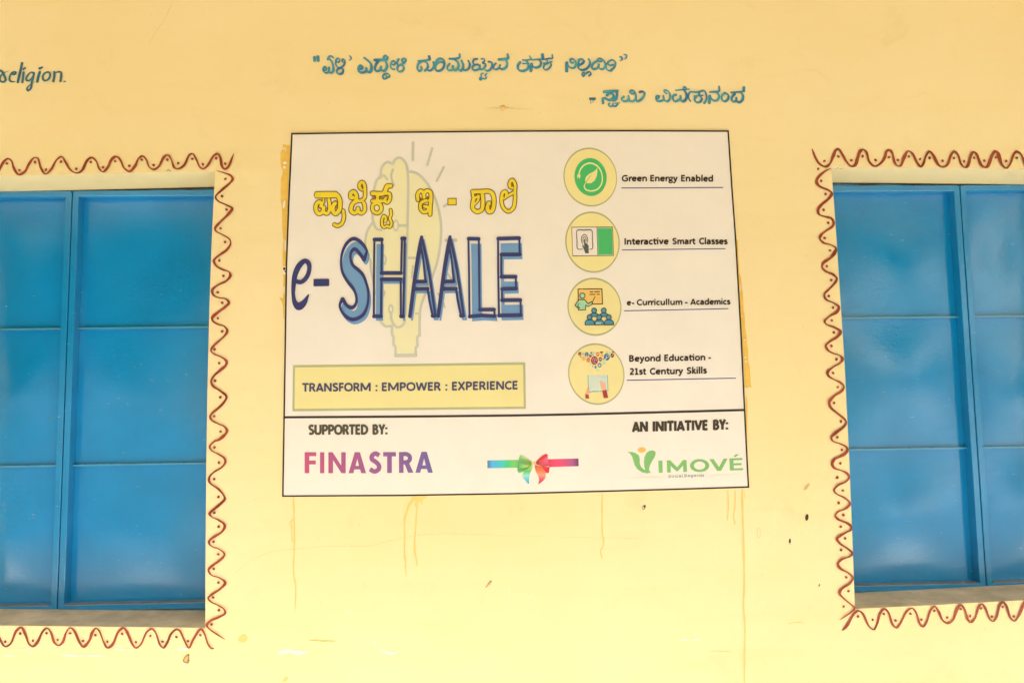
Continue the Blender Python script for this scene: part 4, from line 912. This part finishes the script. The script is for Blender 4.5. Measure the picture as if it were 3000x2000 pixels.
for fr, a, c2 in ((R1, (790, 592), (1952, 586)), (R1, (797, 1302), (1978, 1288)), (R2, (821, 472), (2012, 447)), (R2, (850, 1268), (2098, 1244))):
    Flat(Z(1)).stroke(fr, [a, c2], 10.5, UN).build('underline', M_INK, sign)
DKT = ink((82, 76, 56), 1260)
words('heading_lettering', LL, [('SUPPORTED', 230, 988, 725, 986, 82), ('BY:', 759, 986, 883, 985, 82)], ink((88, 82, 62), 1260), .24)
words('heading_lettering', G, [('AN', 1293, 243, 1430, 240, 85), ('INITIATIVE', 1468, 239, 1941, 227, 84), ('BY:', 1975, 226, 2104, 222, 85)], ink((70, 60, 42), 1260), .26)
# supporter's name, ink running from rose to violet
def grad(x0, x1, a, c2, y=1350):
    A_, B_ = ink(a, y), ink(c2, y)
    return lambda p: lerp(A_, B_, max(0, min(1, (p[0] - x0) / (x1 - x0))))
FG = grad(890, 1270, (200, 92, 126), (116, 104, 162))
b = Flat(Z(1))
b.poly(LL, [(203, 1131), (298, 1131), (298, 1163), (241, 1163), (241, 1199), (294, 1199), (294, 1231), (241, 1231), (241, 1303), (203, 1303)], FG)
b.poly(LL, [(329, 1131), (364, 1131), (364, 1303), (329, 1303)], FG)
b.poly(LL, [(398, 1303), (398, 1131), (432, 1131), (503, 1240), (503, 1131), (540, 1131), (540, 1303), (505, 1303), (436, 1195), (436, 1303)], FG)
for dx, dy in ((0, 0), (548, -4)):
    b.poly(LL, sh([(563, 1303), (614, 1131), (656, 1131), (707, 1303), (667, 1303), (658, 1272), (611, 1272), (603, 1303)], dx, dy), FG, holes=[sh([(621, 1243), (635, 1185), (649, 1243)], dx, dy)])
b.stroke(LL, [(815, 1158), (786, 1142), (757, 1158), (755, 1188), (785, 1210), (811, 1237), (811, 1268), (778, 1289), (738, 1270)], 37, FG, caps=False)
b.poly(LL, [(847, 1130), (952, 1130), (952, 1165), (918, 1165), (918, 1301), (880, 1301), (880, 1165), (847, 1165)], FG)
b.poly(LL, [(977, 1130), (1014, 1130), (1014, 1300), (977, 1300)], FG)
b.build('supporter_name', M_INK, sign)
b = Flat(Z(2)); b.stroke(LL, [(1000, 1147), (1040, 1147), (1064, 1165), (1064, 1194), (1040, 1213), (1005, 1213)], 34, FG, caps=False)
b.poly(LL, [(1018, 1215), (1056, 1213), (1096, 1299), (1052, 1299)], FG); b.build('supporter_name', M_INK, sign)

# ribbon and bow
def g4(cols, y=1360):
    cl = [ink(c_, y) for c_ in cols]
    def f(u, v=0):
        t = max(0, min(.9999, u)) * (len(cl) - 1); i = int(t); return lerp(cl[i], cl[i + 1], t - i)
    return f
def gx(fr, x0, x1, cols, axis=0):
    f = g4(cols); a, c2 = fr((x0, x0))[axis], fr((x1, x1))[axis]
    return lambda p: f((p[axis] - a) / (c2 - a))
b = Flat(Z(1))
f1 = g4([(95, 130, 175), (88, 188, 228), (84, 196, 216), (74, 208, 186), (84, 208, 130), (130, 212, 112), (120, 200, 110)]); f2 = g4([(225, 70, 90), (248, 82, 118), (246, 84, 122), (214, 90, 132), (184, 96, 146), (120, 70, 110)])
b.grid(BO, (65, 236), (840, 221), (840, 412), (68, 426), lambda u, v: f1(u), 24)
b.grid(BO, (1550, 206), (2308, 188), (2312, 376), (1590, 398), lambda u, v: f2(u), 24)
b.build('ribbon', M_INK, sign)
b = Flat(Z(2))
b.poly(BO, [(1180, 345), (1172, 430), (1110, 560), (1094, 690), (1090, 795), (1075, 812), (1010, 740), (940, 650), (932, 590), (950, 530), (1010, 470), (1100, 400)], gx(BO, 400, 810, [(190, 220, 110), (90, 205, 120), (170, 232, 205), (96, 212, 222), (80, 165, 200)], 1), sm=True)
b.poly(BO, [(1238, 350), (1330, 372), (1430, 420), (1490, 530), (1502, 620), (1470, 700), (1400, 765), (1322, 816), (1345, 720), (1310, 600), (1250, 480)], gx(BO, 370, 815, [(225, 110, 70), (250, 130, 75), (250, 165, 135), (235, 90, 105), (205, 50, 65)], 1), sm=True)
b.build('bow_tail', M_INK, sign)
b = Flat(Z(3))
b.poly(BO, [(812, 395), (900, 405), (1060, 370), (1160, 330), (1120, 400), (1040, 460), (930, 520), (845, 540), (818, 510)], gx(BO, 810, 1160, [(92, 190, 100), (140, 215, 110), (100, 180, 90), (150, 190, 90)]), sm=True)
b.poly(BO, [(1400, 380), (1480, 395), (1600, 398), (1578, 545), (1505, 548), (1450, 450)], gx(BO, 1400, 1600, [(225, 50, 55), (250, 75, 75), (215, 55, 60)]))
b.poly(BO, [(1268, 262), (1350, 175), (1440, 103), (1532, 78), (1552, 120), (1530, 150), (1440, 200), (1340, 250)], gx(BO, 1268, 1550, [(205, 55, 45), (232, 68, 55), (225, 60, 70)]), sm=True)
b.build('bow_loop', M_INK, sign)
b = Flat(Z(4))
b.poly(BO, [(870, 106), (960, 125), (1060, 192), (1160, 268), (1160, 340), (1060, 385), (960, 408), (870, 410), (808, 395), (822, 300), (850, 170)], gx(BO, 808, 1160, [(70, 175, 100), (150, 215, 140), (205, 230, 150), (200, 228, 120), (205, 225, 130), (140, 160, 70)]))
b.poly(BO, [(1262, 275), (1340, 250), (1440, 200), (1520, 155), (1552, 130), (1560, 260), (1605, 370), (1500, 382), (1400, 375), (1330, 355), (1262, 320)], gx(BO, 1262, 1600, [(180, 70, 50), (240, 80, 66), (246, 70, 72), (240, 95, 145), (238, 130, 165), (215, 60, 95)]))
b.poly(BO, [(1155, 277), (1200, 282), (1253, 270), (1260, 300), (1256, 345), (1205, 338), (1160, 347)], gx(BO, 1155, 1260, [(250, 225, 140), (245, 200, 135)]))
b.build('bow_loop', M_INK, sign)
b = Flat(Z(6)); c = ink((90, 150, 70), 1360)
for p in ([(1150, 300), (1110, 292), (1070, 285)], [(1155, 320), (1110, 345), (1060, 360)], [(820, 470), (900, 480), (1010, 440), (1120, 380)]): b.stroke(BO, p, 9, c, taper=.5)
for p in ([(1262, 295), (1300, 290), (1340, 275)], [(1262, 320), (1310, 335), (1360, 350)], [(1330, 372), (1400, 392), (1500, 388)]): b.stroke(BO, p, 9, ink((170, 40, 35), 1360), taper=.5)
b.build('bow_fold', M_INK, sign)

# organiser's mark
GR = ink((134, 194, 112), 1350)
b = Flat(Z(1))
b.poly(V, [(222, 314), (300, 312), (370, 335), (420, 370), (438, 430), (437, 510), (460, 570), (500, 607), (530, 622), (515, 560), (508, 480), (520, 400), (550, 330), (600, 295), (655, 286), (700, 300), (712, 335), (695, 400), (650, 470), (610, 550), (597, 610), (605, 640), (627, 668), (560, 680), (480, 665), (400, 610), (350, 540), (325, 460), (305, 390), (270, 340)], GR)
b.build('leaf_mark', M_INK, sign)
Flat(Z(1)).ell(V, 472, 277, 69, 47, ink((252, 192, 92), 1330)).build('sun_mark', M_INK, sign)
b = Flat(Z(1))
b.poly(V, [(757, 462), (826, 460), (832, 670), (765, 672)], GR)
b.poly(V, [(902, 458), (963, 456), (1080, 578), (1183, 450), (1243, 449), (1252, 656), (1188, 658), (1183, 545), (1097, 640), (1063, 641), (968, 550), (972, 664), (908, 666)], GR)
b.ell(V, 1468, 547, 166, 111, GR, hole=(97, 70), n=48)
b.poly(V, [(1635, 436), (1707, 434), (1803, 573), (1882, 428), (1950, 427), (1840, 636), (1768, 638)], GR)
b.poly(V, [(1980, 424), (2202, 415), (2203, 450), (2050, 456), (2052, 508), (2188, 503), (2190, 538), (2055, 543), (2057, 596), (2217, 590), (2218, 624), (1990, 632)], GR)
b.poly(V, [(2048, 396), (2090, 353), (2147, 352), (2090, 396)], GR)
b.build('organiser_name', M_INK, sign)
b = Flat(Z(1)); c = ink((88, 132, 112), 1370)
b.text(V, 'Social', 928, 751, 1172, 747, 50, c, .13); b.text(V, 'Regards', 1208, 744, 1547, 734, 48, c, .13)
for x, y in ((928, 751), (1060, 749), (1165, 747), (1208, 744), (1500, 736)): b.stroke(V, [(x - 2, y), (x + 24, y - 1)], 5, c)
b.build('organiser_tagline', M_INK, sign)
b = Flat(Z(1)); c = ink((243, 226, 165), 1370)
b.stroke(V, [(255, 757), (500, 750), (700, 741), (855, 741)], [2, 7, 10, 3], c); b.stroke(V, [(1605, 716), (1800, 708), (2000, 702), (2180, 698)], [2, 10, 7, 2], c)
b.build('organiser_rule', M_INK, sign)

# ------------------------------------------------------------------ four round emblems
YL = ink((246, 223, 140), 620); YL2 = ink((244, 225, 148), 950); RG = ink((186, 178, 122), 750)
def emblem(fr, cx_, cy_, rx, ry, ix, iy, yl, dy=0):
    e = Flat(Z(1)); e.ell(fr, cx_, cy_, rx, ry, RG, n=72, shear=.05); o = e.build('round_emblem', M_INK, sign)
    Flat(Z(2)).ell(fr, cx_ + 2, cy_ + dy, ix, iy, yl, n=72, shear=.05).build('emblem_fill', M_INK, o)
    return o
e1 = emblem(I1, 700, 778, 616, 676, 594, 642, YL)
Flat(Z(3)).ell(I1, 707, 776, 370, 434, ink((76, 185, 96), 520), n=60, shear=.05).build('green_disc', M_INK, e1)
b = Flat(Z(4)); c = ink((240, 230, 142), 520)
b.stroke(I1, [(440, 705), (470, 610), (550, 510), (690, 456), (830, 500), (930, 610), (978, 780), (960, 930), (870, 1050), (720, 1095), (600, 1060), (563, 1000), (578, 940), (608, 900)], [28, 30, 32, 34, 32, 30, 28, 30, 32, 34, 32, 28, 20, 12], c)
b.poly(I1, [(860, 560), (864, 650), (850, 750), (800, 860), (715, 918), (600, 918), (585, 870), (582, 830), (605, 765), (680, 700), (790, 645), (835, 605)], ink((246, 221, 136), 520))
b.poly(I1, [(400, 775), (406, 720), (432, 700), (456, 700), (475, 735), (473, 785)], c)
b.stroke(I1, [(412, 775), (408, 805)], 12, c); b.stroke(I1, [(455, 780), (455, 812)], 12, c)
b.build('plug_and_leaf', M_INK, e1)
Flat(Z(6)).stroke(I1, [(598, 905), (640, 830), (690, 765), (742, 715)], [16, 13, 10, 3], ink((76, 185, 96), 520)).build('leaf_vein', M_INK, e1)
e2 = emblem(I2, 750, 780, 627, 703, 598, 664, YL)
Flat(Z(3)).poly(I2, [(268, 430), (1218, 425), (1242, 1092), (290, 1104)], ink((98, 62, 32), 700)).build('whiteboard_frame', M_INK, e2)
b = Flat(Z(4)); b.poly(I2, [(281, 446), (844, 441), (866, 1080), (300, 1086)], ink((245, 226, 196), 700)); b.poly(I2, [(858, 446), (1204, 444), (1227, 1076), (880, 1080)], ink((196, 226, 180), 700)); b.build('whiteboard', M_INK, e2)
Flat(Z(5)).poly(I2, [(868, 461), (1197, 459), (1217, 1062), (886, 1066)], ink((78, 184, 98), 700)).build('green_panel', M_INK, e2)
b = Flat(Z(6)); c = ink((88, 92, 78), 700)
b.stroke(I2, [(525, 940), (425, 940), (402, 915), (396, 750), (390, 530), (412, 504), (560, 501), (715, 500), (742, 525), (749, 720), (756, 900), (738, 936), (685, 940)], [18, 18, 20, 20, 20, 24, 26, 24, 20, 20, 20, 18, 18], c, caps=False)
b.stroke(I2, [(530, 815), (503, 760), (500, 680), (530, 620), (565, 603), (605, 620), (635, 680), (640, 740), (626, 792)], 17, c, caps=False)
b.stroke(I2, [(545, 775), (532, 725), (543, 675), (568, 657), (595, 675), (605, 720), (600, 768)], 15, c, caps=False)
b.poly(I2, [(556, 715), (569, 700), (583, 715), (586, 800), (610, 800), (622, 815), (640, 822), (645, 845), (662, 860), (666, 1036), (588, 1036), (558, 955), (514, 850), (532, 837), (562, 888)], c)
b.build('tapping_hand', M_INK, e2)
e3 = emblem(I3, 755, 812, 654, 703, 626, 660, YL2)
DK = ink((66, 50, 22), 880); OR = ink((245, 197, 102), 880); MT = ink((168, 214, 160), 880); TL = ink((78, 150, 164), 930)
b = Flat(Z(3)); b.poly(I3, [(358, 388), (935, 380), (952, 745), (372, 748)], OR); b.build('teaching_board', M_INK, e3)
b = Flat(Z(4))
for p in ([(440, 386), (358, 388)], [(358, 388), (366, 655)], [(470, 386), (935, 379)], [(935, 379), (951, 745)], [(951, 745), (700, 748)], [(645, 452), (716, 452)], [(755, 450), (876, 450)], [(645, 515), (772, 513)], [(816, 511), (876, 511)]): b.stroke(I3, p, 22, DK)
b.stroke(I3, [(770, 565), (712, 690)], 17, DK); b.build('board_outline', M_INK, e3)
body = [(385, 643), (515, 640), (560, 690), (605, 743), (680, 692), (712, 712), (690, 755), (608, 808), (545, 772), (540, 885), (368, 890), (375, 858), (290, 780), (320, 730)]
b = Flat(Z(6)); b.poly(I3, body, MT); b.ell(I3, 465, 545, 62, 62, MT); b.build('teacher_figure', M_INK, e3)
b = Flat(Z(7)); 
for i in range(len(body)): b.stroke(I3, [body[i], body[(i + 1) % len(body)]], 19, DK)
b.ell(I3, 465, 545, 72, 72, DK, hole=(53, 53)); b.stroke(I3, [(388, 742), (350, 785), (402, 848)], 18, DK); b.build('teacher_outline', M_INK, e3)
def pupil(layer, hx, hy, bodypts):
    b = Flat(Z(layer)); b.poly(I3, bodypts, TL); b.build('pupil_figure', M_INK, e3)
    b = Flat(Z(layer + .7))
    for i in range(len(bodypts)): b.stroke(I3, [bodypts[i], bodypts[(i + 1) % len(bodypts)]], 20, DK)
    b.build('pupil_outline', M_INK, e3)
    b = Flat(Z(layer + 1.4)); b.ell(I3, hx, hy, 70, 70, DK, n=24); b.build('pupil_outline', M_INK, e3)
    b = Flat(Z(layer + 1.9)); b.ell(I3, hx - 2, hy, 50, 50, TL, n=24); b.build('pupil_figure', M_INK, e3)
for dx in (0, 232): pupil(3, 748 + dx, 903, [(650 + dx, 1003), (700 + dx, 966), (800 + dx, 966), (850 + dx, 1003), (820 + dx, 1050), (690 + dx, 1050)])
for dx in (0, 233, 464): pupil(5.5, 638 + dx, 1066, [(530 + dx, 1250), (532 + dx, 1180), (572 + dx, 1132), (700 + dx, 1130), (750 + dx, 1175), (757 + dx, 1247)])
Flat(Z(8)).stroke(I3, [(802, 1210), (910, 1208)], 18, ink((235, 235, 215), 930)).build('pupil_detail', M_INK, e3)
e4 = emblem(I4, 800, 787, 682, 743, 655, 704, YL2)
cc = {'r': (168, 58, 66), 'b': (56, 118, 150), 'd': (126, 46, 44), 't': (66, 146, 150), 'o': (232, 128, 62), 'y': (240, 178, 84), 'p': (196, 222, 178)}
for x, y, rx, ry, k in [(400, 298, 40, 46, 'r'), (568, 315, 47, 58, 'b'), (655, 350, 35, 38, 'd'), (680, 277, 25, 27, 't'), (835, 308, 45, 53, 'o'), (937, 335, 32, 38, 'y'), (1055, 373, 73, 86, 'b'), (1185, 338, 43, 52, 'd'), (497, 415, 43, 53, 'y'), (607, 447, 48, 58, 'o'), (755, 458, 85, 104, 'r'), (897, 430, 40, 52, 'd'), (880, 570, 50, 58, 't'), (982, 515, 42, 52, 'p'), (783, 620, 25, 33, 'b'), (427, 372, 15, 17, 'd'), (967, 427, 15, 18, 'r'), (745, 280, 36, 34, 'p'), (1130, 270, 26, 26, 'p'), (1207, 258, 34, 16, 'r'), (1055, 258, 28, 14, 'y'), (720, 322, 15, 18, 't'), (655, 545, 20, 22, 'p'), (835, 693, 30, 32, 'p'), (715, 600, 13, 16, 't')]:
    Flat(Z(3)).ell(I4, x, y, rx, ry, ink(cc[k], 1050), n=20).build('idea_bubble', M_INK, e4)
Flat(Z(3)).poly(I4, [(880, 245), (973, 245), (960, 270), (928, 290), (895, 272)], ink(cc['d'], 1050)).build('idea_bubble', M_INK, e4)
b = Flat(Z(4)); c = ink((236, 226, 210), 1050)
for p, w in [([(1050, 385), (1022, 430)], 20), ([(740, 395), (720, 420), (705, 450)], 8), ([(770, 400), (800, 430), (805, 470)], 8), ([(715, 480), (740, 510), (790, 520)], 9), ([(745, 430), (770, 450), (755, 480)], 9), ([(550, 345), (590, 345)], 14), ([(568, 285), (568, 330)], 8), ([(385, 310), (415, 310)], 9), ([(640, 340), (670, 330)], 6), ([(1170, 355), (1195, 315)], 12), ([(855, 560), (905, 560)], 14), ([(870, 585), (890, 585)], 22), ([(585, 460), (600, 455)], 10), ([(618, 460), (632, 455)], 10), ([(885, 430), (910, 430)], 22), ([(655, 372), (645, 350), (665, 335)], 6), ([(818, 305), (852, 305)], 20), ([(500, 420), (512, 455)], 9)]:
    b.stroke(I4, p, w, c)
b.ell(I4, 1072, 352, 37, 38, c, hole=(28, 28)); b.stroke(I4, [(462, 328), (482, 272), (502, 328)], 9, ink((120, 190, 150), 1050)); b.stroke(I4, [(470, 310), (494, 310)], 7, ink((120, 190, 150), 1050))
b.build('bubble_symbols', M_INK, e4)
Flat(Z(3)).poly(I4, [(590, 826), (602, 815), (625, 822), (1080, 812), (1092, 1198), (870, 1210), (840, 1216), (618, 1224), (602, 1200)], ink((128, 188, 164), 1120)).build('open_book', M_INK, e4)
b = Flat(Z(4)); b.poly(I4, [(608, 826), (720, 812), (825, 812), (838, 820), (930, 800), (1062, 812), (1073, 1192), (950, 1186), (852, 1196), (740, 1190), (628, 1204)], ink((226, 231, 204), 1120)); b.build('open_book', M_INK, e4)
b = Flat(Z(5)); b.stroke(I4, [(832, 815), (838, 1150)], 14, ink((196, 220, 200), 1120)); b.poly(I4, [(862, 838), (1040, 832), (1042, 886), (866, 884)], ink((203, 224, 204), 1120))
for k in range(10): b.stroke(I4, [(640, 850 + k * 28), (720, 842 + k * 28), (805, 848 + k * 28)], 3.5, ink((190, 205, 180), 1120))
for k in range(5): b.stroke(I4, [(870, 912 + k * 24), (1040, 912 + k * 24)], 3.5, ink((190, 205, 180), 1120))
b.build('book_print', M_INK, e4)
b = Flat(Z(6)); SK = ink((247, 184, 140), 1130)
b.poly(I4, [(588, 1100), (598, 1145), (630, 1142), (662, 1128), (668, 1140), (640, 1165), (606, 1195), (618, 1222), (705, 1228), (642, 1248), (620, 1288), (540, 1262), (555, 1190)], SK)
b.poly(I4, [(892, 948), (908, 942), (918, 965), (938, 995), (1018, 1006), (1030, 1060), (1048, 1160), (950, 1184), (915, 1130), (902, 1080), (905, 1020)], SK); b.build('reader_hand', M_INK, e4)
b = Flat(Z(7)); c = ink((180, 68, 62), 1130)
b.poly(I4, [(535, 1262), (570, 1280), (614, 1287), (630, 1377), (540, 1380)], c); b.poly(I4, [(947, 1187), (1000, 1178), (1046, 1160), (1088, 1362), (980, 1368)], c); b.build('reader_sleeve', M_INK, e4)

# ------------------------------------------------------------------ added opposite, unseen, to block low sky and shape enamel reflections: wall and trees
cw = boxes('added_yard_wall', [(-30, 30, -19.2, -19, -.4, .30)], M_BRICKW)
cw['label'] = 'low grey wall added out of view across the yard for the shutter reflections'; cw['category'] = 'wall'
def tree(x, y, h, rad, seed, label):
    rn = random.Random(seed)
    t = empty('added_yard_tree', (x, y, -.4)); t['label'] = label; t['category'] = 'tree'; t['group'] = 'unseen trees added for the shutter reflections'
    v, f = [], []
    n = 8
    for k, (zz, rr) in enumerate(((-.4, .22), (.4, .16), (h * .45, .12), (h * .7, .05))):
        for q in range(n):
            a = 2 * math.pi * q / n; v.append((x + rr * math.cos(a) + .1 * math.sin(zz), y + rr * math.sin(a), zz))
    for k in range(3):
        for q in range(n): f.append((k*n + q, k*n + (q+1) % n, (k+1)*n + (q+1) % n, (k+1)*n + q))
    me = bpy.data.meshes.new('trunk'); me.from_pydata(v, [], f); link_mesh('trunk', me, M_BARK, t)
    v, f = [], []
    cl = [(x + rn.gauss(0, rad * .5), y + rn.gauss(0, rad * .5), h * .72 + rn.gauss(0, rad * .35)) for _ in range(16)]
    for _ in range(4200):
        c_ = rn.choice(cl); p = Vector([c_[i] + rn.gauss(0, rad * .22) for i in range(3)])
        d1 = Vector([rn.uniform(-1, 1) for _ in range(3)]).normalized() * rn.uniform(.14, .24); d2 = d1.cross(Vector([rn.uniform(-1, 1) for _ in range(3)])).normalized() * .10
        i = len(v); v += [tuple(p - d1), tuple(p + d2), tuple(p + d1), tuple(p - d2)]; f.append((i, i+1, i+2, i+3))
    me = bpy.data.meshes.new('crown'); me.from_pydata(v, [], f); link_mesh('crown', me, M_LEAF, t)
for k, (x, y, h, rad) in enumerate([(-21, -15, 6.4, 2.7), (-15.5, -14, 6.9, 2.7), (-10, -15.5, 6.2, 2.6), (-4.5, -14.5, 7.0, 2.8), (1.2, -15.5, 6.2, 2.5), (5.6, -14, 7.4, 2.3), (11.4, -16.5, 8.6, 2.6), (19, -15, 7.0, 2.7), (25.5, -14, 7.2, 2.8)]):
    tree(x, y, h, rad, 11 + k, 'leafy tree added unseen across the yard to block low sky and shape shutter reflections')
